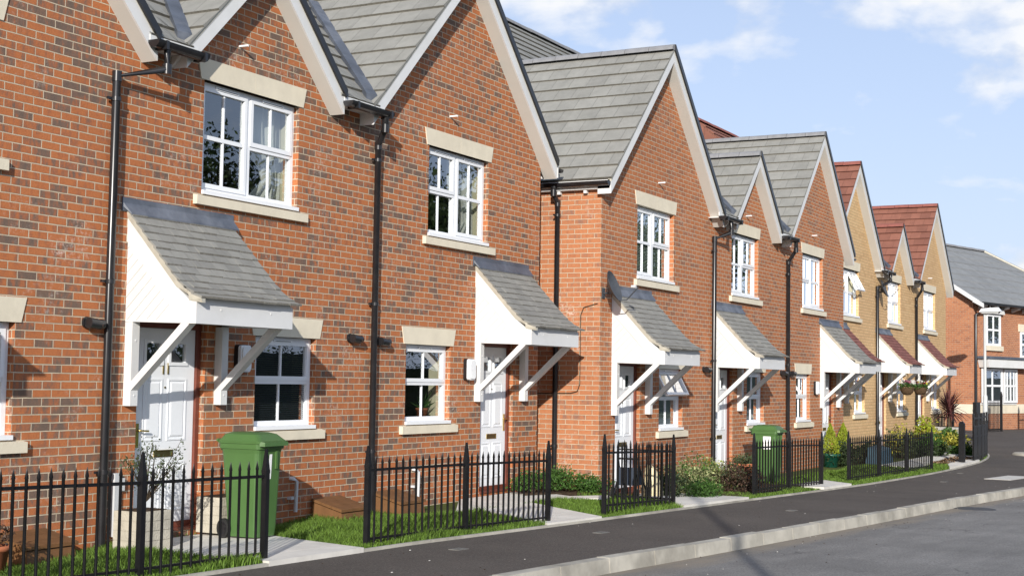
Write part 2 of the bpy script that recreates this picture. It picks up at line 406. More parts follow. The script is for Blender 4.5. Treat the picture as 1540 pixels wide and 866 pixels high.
m=MB(); m.lathe((44.3,6.1,-2.05),[(0,.16),(.75,.16),(.82,.12),(.84,.0)],20); struct(m.build('kerb_corner','kerb_concrete',loc=(44.3,6.1,-2.0)))
# small white and grey plates set in the tarmac, manhole
m=MB()
def plate(x,y,w,d,mat,name,label,cat,grp=None,dz=.004,rot=0):
    mm=MB(); c,s=math.cos(rot),math.sin(rot)
    q=[(x+a*c-b*s,y+a*s+b*c) for a,b in ((-w/2,-d/2),(w/2,-d/2),(w/2,d/2),(-w/2,d/2))]
    mm.hexa([(a,b,hx(a)-.03+dz*0) for a,b in q],[(a,b,hx(a)+dz) for a,b in q])
    return tag(mm.build(name,mat,loc=(x,y,hx(x))),label,cat,grp)
for (x,y,lb) in [(12.1,7.01,'small pale cover plate in the pavement before the railing of door 15'),(14.67,6.67,'small pale cover plate in the pavement by the end post of the long railing'),
               (19.6,6.0,'small pale cover plate in the pavement below the bushes beside the wide path'),(29.7,5.95,'small pale cover plate in the pavement below the last railing'),(33.8,6.4,'small pale cover plate in the pavement near the leaf bed')]:
    plate(x,y,.20,.12,'white_marker','cover_plate',lb,'cover plate','cover plates in the pavement',.003)
plate(32.6,5.15,1.9,.55,'pale_paving','paving_strip','long pale paving strip lying in the tarmac at the right edge','paving strip',None,.004,-.1)
mm=MB(); mm.lathe((24.0,4.35,hx(24)-.15),[(0,.022),(.30,.022),(.31,.018),(.36,.018),(.36,-.02)],20)
tag(mm.build('manhole_cover','manhole_iron',loc=(24.0,4.35,hx(24)-.135)),'round dark iron manhole cover in the road near the kerb','manhole cover')

r=random.Random(55); m=MB()
for k in range(170):
    x=r.uniform(9,34); e=abs(r.gauss(0,.5)); y=yk(x)-.16-e if r.random()<.7 else r.uniform(yk(x)+.1,ye(x)-.05); z=hx(x)+(-.131 if y<yk(x)-.1 else .001); a=r.uniform(0,6.28); q=r.uniform(.005,.016)
    m.hexa([(x+q*math.cos(a+t_),y+q*.7*math.sin(a+t_),z) for t_ in (0,1.4,3.0,4.6)],[(x+q*.8*math.cos(a+t_),y+q*.5*math.sin(a+t_),z+.004) for t_ in (0,1.4,3.0,4.6)],r.choice((0,0,1)))
tag(m.build('street_litter',['soil','pale_paving']),'small leaves and grit scattered along the kerb','litter',None,'stuff')
# ------------------------------------------------------------------ house parts
def front_wall(m,Y,x0,x1,zb,zt,ops,top,th=.10,brick=0,plaster=1):
    """brick sheet with real openings; top = extra polygon points above zt (list of x,z) or None"""
    xs=sorted(set([x0,x1]+[v for o in ops for v in o[:2]])); zs=sorted(set([zb,zt]+[v for o in ops for v in o[2:4]]))
    for a,b in zip(xs,xs[1:]):
        for c,d in zip(zs,zs[1:]):
            cx,cz=(a+b)/2,(c+d)/2
            if any(o[0]<cx<o[1] and o[2]<cz<o[3] for o in ops): continue
            m.face([(a,Y,c),(b,Y,c),(b,Y,d),(a,Y,d)],brick)
    if top: m.face([(x0,Y,zt),(x1,Y,zt)]+[(x,Y,z) for x,z in top],brick)
    for o in ops:
        a,b,c,d=o[:4]
        for y0,y1,mi in ((Y,Y+th,brick),(Y+th,Y+.34,plaster)):
            m.face([(a,y0,c),(a,y0,d),(a,y1,d),(a,y1,c)],mi); m.face([(b,y0,d),(b,y0,c),(b,y1,c),(b,y1,d)],mi)
            m.face([(a,y0,d),(b,y0,d),(b,y1,d),(a,y1,d)],mi); m.face([(a,y0,c),(a,y1,c),(b,y1,c),(b,y0,c)],mi)
def ring(m,x0,x1,z0,z1,y0,y1,w,mi=0,wb=None):
    wb=wb or w
    m.box(x0,x0+w,y0,y1,z0,z1,mi); m.box(x1-w,x1,y0,y1,z0,z1,mi)
    m.box(x0+w,x1-w,y0,y1,z0,z0+wb,mi); m.box(x0+w,x1-w,y0,y1,z1-w,z1,mi)
def window(house,Y,x0,x1,z0,z1,kind,inside=None,open_=None,mirror=False,lintel=True):
    f=MB(); g=MB(); yf=Y+.075; yb=Y+.145; w=.055
    f.box(x0+.004,x1-.004,yb-.03,yb+.02,z0+.05,z0+.055)          # inner ledge
    f.box(x0-.0,x1+.0,Y-.028,yb,z0+.004,z0+.045)                   # projecting sub-sill
    ring(f,x0+.003,x1-.003,z0+.046,z1-.003,yf,yb,w)
    zi0,zi1=z0+.046+w,z1-.003-w; zm=zi0+(zi1-zi0)*.5
    def pane(a,b,c,d,y,tilt=True):
        e=R_.uniform(-.0022,.0022); e2=R_.uniform(-.0022,.0022)
        g.face([(a,y+e,c),(b,y-e,c),(b,y-e+e2,d),(a,y+e+e2,d)])
    def sash(a,b,c,d,y=yf-.012,full=False):
        ring(f,a,b,c,d,y,y+.05,.048); 
        if full:
            zc=(c+d)/2; f.box(a+.048,b-.048,y+.008,y+.045,zc-.022,zc+.022)
            pane(a+.048,b-.048,c+.048,zc-.022,y+.03); pane(a+.048,b-.048,zc+.022,d-.048,y+.03)
        else: pane(a+.048,b-.048,c+.048,d-.048,y+.03)
        xm=(a+b)/2; f.box(xm-.009,xm+.009,y+.012,y+.04,c+.048,d-.048)
    def fixed(a,b,c,d):
        pane(a,b,c,d,yf+.035); xm=(a+b)/2; f.box(xm-.009,xm+.009,yf+.02,yf+.045,c,d)
    def open_sash(a,b,c,d,ang):
        s=MB(); gg=MB(); ring(s,a,b,c,d,yf-.012,yf+.038,.048); xm=(a+b)/2; s.box(xm-.009,xm+.009,yf,yf+.026,c+.048,d-.048)
        gg.face([(a+.048,yf+.018,c+.048),(b-.048,yf+.018,c+.048),(b-.048,yf+.018,d-.048),(a+.048,yf+.018,d-.048)])
        ca,sa=math.cos(ang),math.sin(ang)
        for q in (s,gg): q.v=[(x,yf-(d-z)*sa+(y-yf)*ca,d-(d-z)*ca-(y-yf)*sa) for x,y,z in q.v]
        return s,gg
    extra=[]
    def upper(a,b,c,d):
        if open_=='top': extra.append(open_sash(a,b,c,d,rad(28)))
        else: sash(a,b,c,d)
    if kind=='single':
        f.box(x0+w,x1-w,yf,yb,zm-.03,zm+.03); upper(x0+w-.012,x1-w+.012,zm+.01,zi1+.012); fixed(x0+w,x1-w,zi0,zm-.03)
        f.box((x0+x1)/2-.16,(x0+x1)/2+.16,yf-.022,yf,z1-.055,z1-.03)
        f.box((x0+x1)/2-.14,(x0+x1)/2+.14,yf-.0235,yf-.0215,z1-.050,z1-.044,1)
    else:
        xm=(x0+x1)/2; f.box(xm-.04,xm+.04,yf,yb,zi0,zi1)
        Lx=(x0+w,xm-.04); Rx=(xm+.04,x1-w); A,B=(Rx,Lx) if mirror else (Lx,Rx)
        if open_=='side':
            s=MB(); gg=MB(); sash_m=f; a,b=A[0]-.012,A[1]+.012
            ring(s,a,b,zi0-.012,zi1+.012,yf-.012,yf+.038,.048); zc=(zi0+zi1)/2; s.box(a+.048,b-.048,yf-.004,yf+.03,zc-.022,zc+.022)
            gg.face([(a+.048,yf+.018,zi0+.04),(b-.048,yf+.018,zi0+.04),(b-.048,yf+.018,zi1-.04),(a+.048,yf+.018,zi1-.04)])
            extra.append((s,gg))
        else: sash(A[0]-.012,A[1]+.012,zi0-.012,zi1+.012,full=True)
        f.box(B[0],B[1],yf,yb,zm-.03,zm+.03); upper(B[0]-.012,B[1]+.012,zm+.01,zi1+.012); fixed(B[0],B[1],zi0,zm-.03)
        for c in (x0+(x1-x0)*.27,x0+(x1-x0)*.75):
            f.box(c-.19,c+.19,yf-.022,yf,z1-.056,z1-.026); f.box(c-.17,c+.17,yf-.0235,yf-.0215,z1-.050,z1-.042,1)
    fo=f.build('window',['white_upvc','black_plastic'],house)
    g.build('pane','window_glass',fo)
    for s,gg in extra:
        s.build('open_sash','white_upvc',fo); gg.build('pane','window_glass',fo)
    s=MB(); e=.125; hh=.125                                           # stone sill with a slight fall
    a,b=x0-e,x1+e+.02
    s.hexa([(a,Y-.055,z0-hh+.012),(b,Y-.055,z0-hh+.012),(b,Y+.09,z0-hh+.012),(a,Y+.09,z0-hh+.012)],[(a,Y-.055,z0-.018),(b,Y-.055,z0-.018),(b,Y+.09,z0+.003),(a,Y+.09,z0+.003)])
    s.build('sill','cream_stone',fo)
    if lintel:
        s=MB(); xm=(x0+x1)/2; j=.0 if kind=='single' else .002
        parts=[(-1,1)] if kind=='single' else [(-1,0),(0,1)]
        for p,q in parts:
            xb0=x0-.06 if p==-1 else xm+j; xb1=x1+.06 if q==1 else xm-j; xt0=x0-.115 if p==-1 else xm+j; xt1=x1+.115 if q==1 else xm-j
            s.prism([(xb0,Y-.012,z1),(xb1,Y-.012,z1),(xt1,Y-.012,z1+.222),(xt0,Y-.012,z1+.222)],(0,.08,0))
        s.build('lintel','cream_stone',fo)
    yi=Y+.26
    if inside in ('curtains','curtain_right','nets'):
        c=MB()
        def cur(a,b,gather):
            n=14; base=[]
            for i in range(n+1):
                u=i/n
                col=[]
                for k in range(9):
                    v=k/8; z=z1-.02-(z1-z0-.06)*v
                    pinch=1-gather*math.exp(-((v-.72)/.22)**2)
                    xx=(b-(b-a)*(1-u)*pinch) if gather>=0 else a+(b-a)*u*(1+gather*math.exp(-((v-.72)/.22)**2))
                    col.append((xx,yi+.03*math.sin(u*22+v),z))
                base.append(col)
            for i in range(n):
                for k in range(8): c.face([base[i][k],base[i+1][k],base[i+1][k+1],base[i][k+1]],0,smooth=True)
        if inside=='curtain_right': cur(x0+(x1-x0)*.55,x1-.02,.6)
        elif inside=='curtains': cur(x0+.02,x0+(x1-x0)*.10,0); cur(x1-(x1-x0)*.12,x1-.02,0)
        else: cur(x0+.02,x1-.02,0)
        c.build('curtain','curtain_white',fo)
    if inside in ('blind','dark_blind'):
        c=MB(); z=z1-.03; k=0
        while z>z0+.09:
            c.face([(x0+.03,yi-.15+.002,z-.020),(x1-.03,yi-.15+.002,z-.020),(x1-.03,yi-.13,z),(x0+.03,yi-.13,z)]); z-=.024
        c.build('blind','blind_grey' if inside=='blind' else 'blind_dark',fo)
    return fo
def text_obj(s,size,loc,mat,parent,depth=.004):
    for k,ch in enumerate(s): digit(ch,size,(loc[0]+(k-(len(s)-1)/2)*size*.42,loc[1],loc[2]),mat,parent,depth)
def digit(s,size,loc,mat,parent,depth):
    cu=bpy.data.curves.new('door_number','FONT'); cu.body=s; cu.size=size; cu.extrude=depth; cu.align_x='CENTER'; cu.space_character=1.05
    tmp=bpy.data.objects.new('tmp',cu); COL.objects.link(tmp); bpy.context.view_layer.update()
    me=bpy.data.meshes.new_from_object(tmp.evaluated_get(bpy.context.evaluated_depsgraph_get())); bpy.data.objects.remove(tmp); bpy.data.curves.remove(cu)
    me.materials.clear(); me.materials.append(M[mat]); o=bpy.data.objects.new('door_digit',me); COL.objects.link(o)
    o.rotation_euler=(rad(90),0,0); o.location=Vector(loc)-ORG[parent]; o.parent=parent; return o
def door(house,Y,x0,x1,z0,z1,num=None,hinge='R'):
    yf=Y+.06
    fr=MB(); ring(fr,x0+.003,x1-.003,z0+.01,z1-.003,yf,yf+.09,.055); fr.box(x0-.0,x1+.0,Y-.02,yf+.08,z0-.02,z0+.009)
    a,b=x0+.062,x1-.062; c,d=z0+.035,z1-.062; w=b-a; h=d-c; yd=yf+.03
    lf=MB()
    gx=[(a+w*.17,a+w*.42),(a+w*.58,a+w*.83)]; gz=(d-h*.17,d-h*.075)
    cells=[(gx[0][0],gx[0][1],gz[0],gz[1]),(gx[1][0],gx[1][1],gz[0],gz[1])]
    xs=[a,gx[0][0],gx[0][1],gx[1][0],gx[1][1],b]; zs=[c,gz[0],gz[1],d]
    for i in range(5):
        for j in range(3):
            if j==1 and i in (1,3): continue
            lf.box(xs[i]+.0002,xs[i+1]-.0002,yd,yd+.04,zs[j],zs[j+1])
    def panel(p,q,r,s):
        # moulded panel: groove ring + raised field
        for k,(ins,pr) in enumerate(((0,.007),(.022,-.002),(.04,.006))):
            pass
        ring(lf,p,q,r,s,yd-.008,yd+.001,.018)
        lf.hexa([(p+.05,yd-.010,r+.05),(q-.05,yd-.010,r+.05),(q-.05,yd-.010,s-.05),(p+.05,yd-.010,s-.05)],[(p+.03,yd+.0005,r+.03),(q-.03,yd+.0005,r+.03),(q-.03,yd+.0005,s-.03),(p+.03,yd+.0005,s-.03)])
    for g in gx:
        panel(g[0]-.03,g[1]+.03,c+h*.43,c+h*.745); panel(g[0]-.03,g[1]+.03,c+h*.07,c+h*.32)
        ring(lf,g[0]-.035,g[1]+.035,gz[0]-.035,gz[1]+.035,yd-.012,yd+.002,.035)
    dd=lf.build('door','door_white',house)
    fr.build('door_frame','brown_frame',dd)
    for q in cells:
        g=MB(); g.face([(q[0],yd+.012,q[2]),(q[1],yd+.012,q[2]),(q[1],yd+.012,q[3]),(q[0],yd+.012,q[3])],0)
        g.box(q[0]-.0,q[1]+.0,yd+.030,yd+.036,q[2]-.0,q[3]+.0,1); g.build('door_pane',['window_glass','blind_dark'],dd)
    lb=MB(); xm=(a+b)/2; zl=c+h*.365; ring(lb,xm-.14,xm+.14,zl-.035,zl+.035,yd-.010,yd,.013); lb.box(xm-.127,xm+.127,yd-.006,yd-.001,zl-.022,zl+.022,1); lb.build('letterbox',['brass','letter_flap'],dd)
    hx_=a+.05 if hinge=='R' else b-.05; sg=1 if hinge=='R' else -1
    hd=MB(); hd.box(hx_-.018,hx_+.018,yd-.012,yd,c+h*.40,c+h*.52); hd.tube([(hx_,yd-.01,c+h*.485),(hx_,yd-.055,c+h*.485),(hx_+sg*.11,yd-.055,c+h*.482)],.010,8); hd.build('door_handle','brass',dd)
    pk=MB(); pk.tube([(xm,yd,c+h*.70),(xm,yd-.008,c+h*.70)],.011,8); pk.build('spyhole','letter_flap',dd)
    if num: text_obj(num,.17,(xm,yd-.006,c+h*.768),'brass',dd)
    return dd
def porch(house,Y,X0,L,tile='slate_tile',w=1.47,dep=.89):
    X1=X0+w; yf=Y-dep; zt=1.62+L; zb=.50+L; zf=.72+L
    # bell-cast roof profile (distance from wall, height)
    prof=[(0.0,zt-.02),(.32,zt-.36),(.64,zt-.70),(.80,zt-.83),(dep+.075,zf-.005)]
    c=MB()
    def inset(pr,dn): return [(d,z-dn) for d,z in pr]
    for xs_ in ((X0,X0+.03),(X1-.03,X1)):
        top=inset(prof[:-1],.085)+[(dep,zf-.02)]
        poly=[(xs_[0],Y,zb+.002)]+[(xs_[0],Y-d,z) for d,z in top]+[(xs_[0],Y-dep,zb-.02)]
        c.prism(poly,(xs_[1]-xs_[0],0,0))
        # raised barge strip following the curve, and diagonal board joints
        xo=xs_[0]-.012 if xs_[0]==X0 else xs_[1]
        a=[(xo,Y-d,z) for d,z in top]; 
        lo=[(d,z-.235) for d,z in top]; lo[-1]=(dep,zb-.02); lo=[(min(max(d,0),dep),max(z,zb-.02)) for d,z in lo]
        for i in range(len(a)-1):
            p=[a[i],a[i+1],(xo,Y-lo[i+1][0],lo[i+1][1]),(xo,Y-lo[i][0],lo[i][1])]
            if (Vector(p[2])-Vector(p[3])).length<1e-5: p=p[:3]
            c.prism(p,(.012,0,0))
        if xs_[0]==X0:
            def ztop(d):
                for (d0,z0_),(d1,z1_) in zip(lo,lo[1:]):
                    if d0<=d<=d1 and d1>d0: return z0_+(z1_-z0_)*(d-d0)/(d1-d0)
                return zb
            k=-8
            for k in range(-3,10):
                # groove line rising towards the wall: thin inset strip standing 1 mm proud
                s0=k*.118; best=[]
                for i in range(40):
                    d=i/39*dep; z=zb+.0+s0+ (dep-d)*0 + d*.95
                    if zb+.01<z<ztop(d)-.01: best.append((d,z))
                if len(best)>1:
                    (d0,z0_),(d1,z1_)=best[0],best[-1]
                    c.hexa([(X0-.0012,Y-d0,z0_-.0035),(X0-.0012,Y-d1,z1_-.0035),(X0-.0012,Y-d1,z1_+.0035),(X0-.0012,Y-d0,z0_+.0035)],[(X0+.001,Y-d0,z0_-.0035),(X0+.001,Y-d1,z1_-.0035),(X0+.001,Y-d1,z1_+.0035),(X0+.001,Y-d0,z0_+.0035)],1)
    c.box(X0+.03,X1-.03,Y-dep,Y-dep+.03,zb-.02,zf+.004)                # front fascia
    c.box(X0+.03,X1-.03,Y-dep+.03,Y-.01,zb+.03,zb+.045)               # underside board
    for x in (X0+.35,X1-.35): c.tube([(x,Y-dep-.004,zb+.12),(x,Y-dep,zb+.12)],.012,8)
    po=c.build('porch_canopy',['white_paint','board_joint'],house)
    r=MB(); n=12
    # arc-length sample of profile
    seg=[]; tot=0
    for (d0,z0_),(d1,z1_) in zip(prof,prof[1:]):
        l=math.hypot(d1-d0,z1_-z0_); seg.append((tot,l,d0,z0_,d1,z1_)); tot+=l
    def at(s):
        for t0,l,d0,z0_,d1,z1_ in seg:
            if s<=t0+l+1e-9: k=(s-t0)/l; return d0+(d1-d0)*k, z0_+(z1_-z0_)*k
        return d1,z1_
    xa,xb=X0-.035,X1+.06
    cols=8; 
    for i in range(n):
        s0=tot*i/n; s1=min(tot,tot*(i+1)/n+.012)
        d0,z0_=at(max(0,s0-.03)); d1,z1_=at(s1)
        xx=xa
        while xx<xb-.01:
            x2=min(xb,xx+ (.105 if (xx==xa and i%2) else .21)); j=R_.uniform(-.004,.006); e=R_.uniform(0,.006)
            q=[(xx+.001,Y-d0,z0_+.004),(x2-.001,Y-d0,z0_+.004),(x2-.001,Y-d1-e,z1_+.020+j),(xx+.001,Y-d1-e,z1_+.020+j)]
            lo_=[(x,y,z-.020) for x,y,z in q]
            u=(xx/.21)*.21
            r.face([q[3],q[2],q[1],q[0]],0,[(xx+.002,i+.5),(x2-.002,i+.5),(x2-.002,i+.5),(xx+.002,i+.5)])
            r.face([lo_[3],lo_[2],q[2],q[3]],1)
            r.face([lo_[0],lo_[3],q[3],q[0]],0,[(xx+.05,i+.5)]*4); r.face([lo_[2],lo_[1],q[1],q[2]],0,[(xx+.05,i+.5)]*4)
            xx=x2
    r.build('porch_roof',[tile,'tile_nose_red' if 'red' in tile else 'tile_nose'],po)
    fl=MB()                                                             # mortar bedding along the verge
    a=[(X0-.034,Y-d,z-.002) for d,z in prof]
    for p,q in zip(a,a[1:]): fl.hexa([p,(p[0]+.06,p[1],p[2]),(q[0]+.06,q[1],q[2]),q],[(p[0]+.02,p[1],p[2]-.09),(p[0]+.06,p[1],p[2]-.09),(q[0]+.06,q[1],q[2]-.09 if q[1]>Y-.8 else q[2]-.04),(q[0]+.02,q[1],q[2]-.09 if q[1]>Y-.8 else q[2]-.04)])
    fl.build('verge_bedding','mortar_fillet',po)
    le=MB(); le.box(X0-.10,X0+1.57,Y-.012,Y-.001,zt-.05,zt+.085)
    le.hexa([(X0-.09,Y-.013,zt-.01),(X0+1.56,Y-.013,zt-.01),(X0+1.58,Y-.085,zt-.085),(X0-.05,Y-.085,zt-.085)],[(X0-.09,Y-.013,zt+.03),(X0+1.56,Y-.013,zt+.03),(X0+1.58,Y-.085,zt-.072),(X0-.05,Y-.085,zt-.072)])
    le.build('lead_flashing','lead',po)
    for x in (X0+.0,X1-.13):
        b=MB(); x2=x+.10
        b.box(x,x2,Y-.095,Y-.001,-.31+L,zb-.001)
        b.hexa([(x+.004,Y-.03,-.13+L),(x2-.004,Y-.03,-.13+L),(x2-.004,Y-.09,-.09+L-.075),(x+.004,Y-.09,-.09+L-.075)],[(x+.004,Y-dep+.18,zb-.0015),(x2-.004,Y-dep+.18,zb-.0015),(x2-.004,Y-dep+.07,zb-.0015),(x+.004,Y-dep+.07,zb-.0015)])
        for z in (.32,-.21): b.tube([(x+.05,Y-.10,z+L),(x+.05,Y-.095,z+L)],.010,6)
        b.build('porch_bracket','white_paint',po)
    return po
def slope_tiles(m,e0,e1,up,length,g=.325,th=.035,ext=.0,m0=0,clip=None,nose=None):
    """courses of lapped tiles: eave line e0->e1, unit upslope vector, slope length"""
    e0=Vector(e0); e1=Vector(e1); up=Vector(up).normalized(); a=(e1-e0); la=a.length; n=a.normalized().cross(up)
    if n.z<0: n=-n
    k=max(1,round(length/g)); g=length/k
    for i in range(k):
        s0=i*g; s1=min(length,(i+1)*g+.03)
        L0=e0+up*s0+n*th; L1=e1+up*s0+n*th; T0=e0+up*s1+n*.004; T1=e1+up*s1+n*.004
        b0=e0+up*s0; b1=e1+up*s0
        if clip:
            c0=clip(b0.z); c1=clip((e0+up*s1).z)
            fl=lambda p,c: Vector((min(max(p.x,c[0]),c[1]),p.y,p.z))
            L0,L1,b0,b1=fl(L0,c0),fl(L1,c0),fl(b0,c0),fl(b1,c0); T0,T1=fl(T0,c1),fl(T1,c1)
        # split along the course for slightly irregular noses
        cnt=max(1,int(la/.66)); 
        for j in range(cnt):
            f0,f1=j/cnt,(j+1)/cnt; dz=n*R_.uniform(-.003,.004)
            A=L0.lerp(L1,f0)+dz; B=L0.lerp(L1,f1)+dz; C=T0.lerp(T1,f1); D=T0.lerp(T1,f0)
            u0,u1=la*f0,la*f1
            m.face([A,B,C,D],m0,[(u0,i+.5),(u1,i+.5),(u1,i+.5),(u0,i+.5)])
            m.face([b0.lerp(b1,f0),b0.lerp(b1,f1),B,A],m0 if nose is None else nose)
        for p,q,r_ in ((b0,L0,T0),(b1,L1,T1)): m.face([p,q,r_],m0,[(0.1,i+.5)]*3)
def ridge(m,p,q,r=.105,m0=0,seg=.45):
    p=Vector(p); q=Vector(q); L=(q-p).length; n=max(1,round(L/seg)); d=(q-p).normalized(); s=d.cross(Vector((0,0,1))).normalized(); u=s.cross(d)
    for i in range(n):
        a=p+d*(L*i/n+.004); b=p+d*(L*(i+1)/n-.004); dz=u*R_.uniform(-.004,.004)
        K=8; ra=[];rb=[]
        for k in range(K+1):
            an=math.pi*k/K; o=s*math.cos(an)*r*1.15+u*(math.sin(an)*r*1.0-.05)+dz
            ra.append(a+o); rb.append(b+o)
        for k in range(K): m.face([ra[k],ra[k+1],rb[k+1],rb[k]],m0,smooth=True)
        m.face(ra[::-1],m0); m.face(rb,m0)
S2=math.sqrt(.5)
def gable_roof(house,Y,apx,zs,hwL,hwR,ov,back,tile,ridgem,zoff=.225):
    """45 degree front gable: apx, zs = apex of the soffit line; hwL/hwR = half widths; ov verge overhang; back = y where it ends"""
    yv=Y-ov; r=MB()
    zr=zs+zoff
    for sg,hw in ((-1,hwL),(1,hwR)):
        ex=apx+sg*hw; ez=zr-hw
        e0=(ex,yv-.015,ez); e1=(ex,back,ez); up=(-sg,0,1)
        if sg>0: e0,e1=e1,e0
        slope_tiles(r,e0,e1,up,hw/S2,nose=2)
        # underside deck
        r.face([(ex,yv+.02,ez-.03),(ex,back,ez-.03),(apx,back,zr-.03),(apx,yv+.02,zr-.03)],1)
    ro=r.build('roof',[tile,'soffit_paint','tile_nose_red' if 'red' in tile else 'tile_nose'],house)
    rg=MB(); ridge(rg,(apx,yv-.02,zr+.03),(apx,back,zr+.03)); rg.build('ridge_tiles',ridgem,ro)
    b=MB(); bk=MB()
    for sg,hw in ((-1,hwL),(1,hwR)):
        ex=apx+sg*hw
        # barge board 0.2 m high vertically, soffit return to the wall, black strip above paints in the right slope's shaded roof edge
        zl=zs-hw
        b.prism([(apx,yv,zs),(ex,yv,zl),(ex,yv,zl+.185),(apx,yv,zs+.185)],(0,.022,0))
        b.prism([(ex,yv,zl),(ex,yv,zl+.18),(ex+sg*.001,yv,zl+.18),(ex+sg*.001,yv,zl)],(0,.022,0))
        b.face([(apx,yv+.022,zs),(ex,yv+.022,zl),(ex,Y+.01,zl),(apx,Y+.01,zs)],1)
        b.face([(ex,yv,zl),(ex,Y+.02,zl),(ex,Y+.02,zl+.18),(ex,yv,zl+.18)],0)
        # bed strip
        b.prism([(apx,yv-.004,zs+.186),(ex,yv-.004,zl+.186),(ex,yv-.004,zl+.222),(apx,yv-.004,zs+.222)],(0,.06,0),2)
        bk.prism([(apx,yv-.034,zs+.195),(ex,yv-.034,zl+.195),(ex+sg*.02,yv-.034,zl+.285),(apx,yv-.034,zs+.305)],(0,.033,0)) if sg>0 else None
    b.build('bargeboard',['white_paint','soffit_paint','mortar_fillet'],ro)
    bk.build('verge_shade','black_plastic',ro)
    return ro
def gutter_front(m,x0,x1,y,z,r=.075):
    K=8
    for k in range(K):
        a0=math.pi*(1+k/K); a1=math.pi*(1+(k+1)/K)
        m.face([(x0,y+r*math.cos(a0),z+r*math.sin(a0)),(x1,y+r*math.cos(a0),z+r*math.sin(a0)),(x1,y+r*math.cos(a1),z+r*math.sin(a1)),(x0,y+r*math.cos(a1),z+r*math.sin(a1))],0,smooth=True)
    for x in (x0,x1): m.face([(x,y+r*math.cos(math.pi*(1+k/K)),z+r*math.sin(math.pi*(1+k/K))) for k in range(K+1)])
    m.face([(x0,y-r,z),(x1,y-r,z),(x1,y+r,z),(x0,y+r,z)])
    for x in (x0+.12,x1-.06): m.box(x-.02,x+.02,y-r-.004,y+r+.004,z-r-.004,z+.006)
def gutter_side(m,x,y0,y1,z,r=.058):
    K=8
    for k in range(K):
        a0=math.pi*(1+k/K); a1=math.pi*(1+(k+1)/K)
        m.face([(x+r*math.cos(a0),y0,z+r*math.sin(a0)),(x+r*math.cos(a0),y1,z+r*math.sin(a0)),(x+r*math.cos(a1),y1,z+r*math.sin(a1)),(x+r*math.cos(a1),y0,z+r*math.sin(a1))],0,smooth=True)
    for y in (y0,y1): m.face([(x+r*math.cos(math.pi*(1+k/K)),y,z+r*math.sin(math.pi*(1+k/K))) for k in range(K+1)])
def downpipe(house,pts,clips,name='downpipe',r=.041):
    m=MB(); m.tube(pts,r,10)
    for p in pts[1:-1]: m.tube([Vector(p)+Vector((0,0,.05)),Vector(p)-Vector((0,0,.05))],r+.006,10)
    x,y=pts[-1][0],pts[-1][1]
    for z in clips: m.tube([(x,y,z-.02),(x,y,z+.02)],r+.008,10); m.box(x-.10,x-.03,y+.005,y+.03,z-.012,z+.012)
    return m.build(name,'black_plastic',house)
def wall_light(house,x,Y,z):
    m=MB(); m.tube([(x,Y+.01,z),(x,Y-.02,z)],.055,14); m.tube([(x-.04,Y-.075,z-.004),(x+.09,Y-.084,z-.016)],[.054,.050],12); m.tube([(x,Y-.02,z),(x,Y-.06,z)],.028,8)
    m.tube([(x+.09,Y-.084,z-.016),(x+.135,Y-.086,z-.008)],[.050,.045],12,0,False)
    return m.build('wall_light','black_plastic',house)
def stub_pipe(house,x,Y,z,L=.12):
    m=MB(); m.tube([(x,Y+.02,z),(x,Y-L,z)],.013,8); return m.build('overflow_pipe','white_upvc',house)
def interior(house,Y,x0,x1,L,zb):
    m=MB(); y0,y1=Y+.345,Y+4.2; xa,xb=x0+.16,x1-.16
    for z0,z1 in ((zb,.95+L),(1.15+L,3.35+L)):
        m.face([(xa,y1,z0),(xb,y1,z0),(xb,y1,z1),(xa,y1,z1)]); m.face([(xa,y0,z0),(xa,y1,z0),(xa,y1,z1),(xa,y0,z1)]); m.face([(xb,y0,z0),(xb,y1,z0),(xb,y1,z1),(xb,y0,z1)])
        m.face([(xa,y0,z0),(xb,y0,z0),(xb,y1,z0),(xa,y1,z0)]); m.face([(xa,y0,z1),(xb,y0,z1),(xb,y1,z1),(xa,y1,z1)])
    return m.build('room','room_wall',house)
def house(label,Y,x0,x1,L,kind,apx,zs,brickm,tile,ridgem,ground,ends='',back=None,sidebrick=None,wins=(),dr=None,porch_x=None,ptile='slate_tile',gL=None,gR=None):
    zb=ground-.25; back=back or Y+8.6
    h=thing('terraced_house',label,'house',((x0+x1)/2,Y+.3,ground),'terraced houses along the street')
    ops=[(w[0],w[1],w[2],w[3]) for w in wins]
    if dr: ops.append((dr[0],dr[1],dr[2],dr[3]))
    zt=3.10+L
    m=MB()
    if kind=='full':
        zL=zs-(apx-x0); zR=zs-(x1-apx); top=[(x1,max(zR,zt+.01)),(apx,zs),(x0,max(zL,zt+.01))]
    else:
        e=3.22+L; hw=zs-e; top=[(x1,e+.22),(x1-.25,e),(apx+hw,e),(apx,zs),(apx-hw,e),(x0+.25,e),(x0,e+.22)]
    front_wall(m,Y,x0,x1,zb,zt,ops,top)
    ea=3.14+L
    sb=2 if sidebrick else 0
    for x,k in ((x0,'L'),(x1,'R')):
        xx=x if k in ends else (x+.006 if k=='L' else x-.006)
        m.face([(xx,Y,zb),(xx,back,zb),(xx,back,ea),(xx,Y,ea)],sb if k in ends else 0)
    m.face([(x0,back,zb),(x1,back,zb),(x1,back,ea),(x0,back,ea)])
    if kind=='full': m.face([(x0,back,ea),(x1,back,ea),(apx,back,zs)])
    w=m.build('wall',[brickm,'plaster',sidebrick or brickm],h)
    interior(h,Y,x0,x1,L,ground)
    return h
def full_roof(h,Y,x0,x1,apx,zs,L,tile,ridgem,back):
    foot=3.06+L; hw=zs-foot
    return gable_roof(h,Y,apx,zs,hw,hw,.205,back,tile,ridgem)
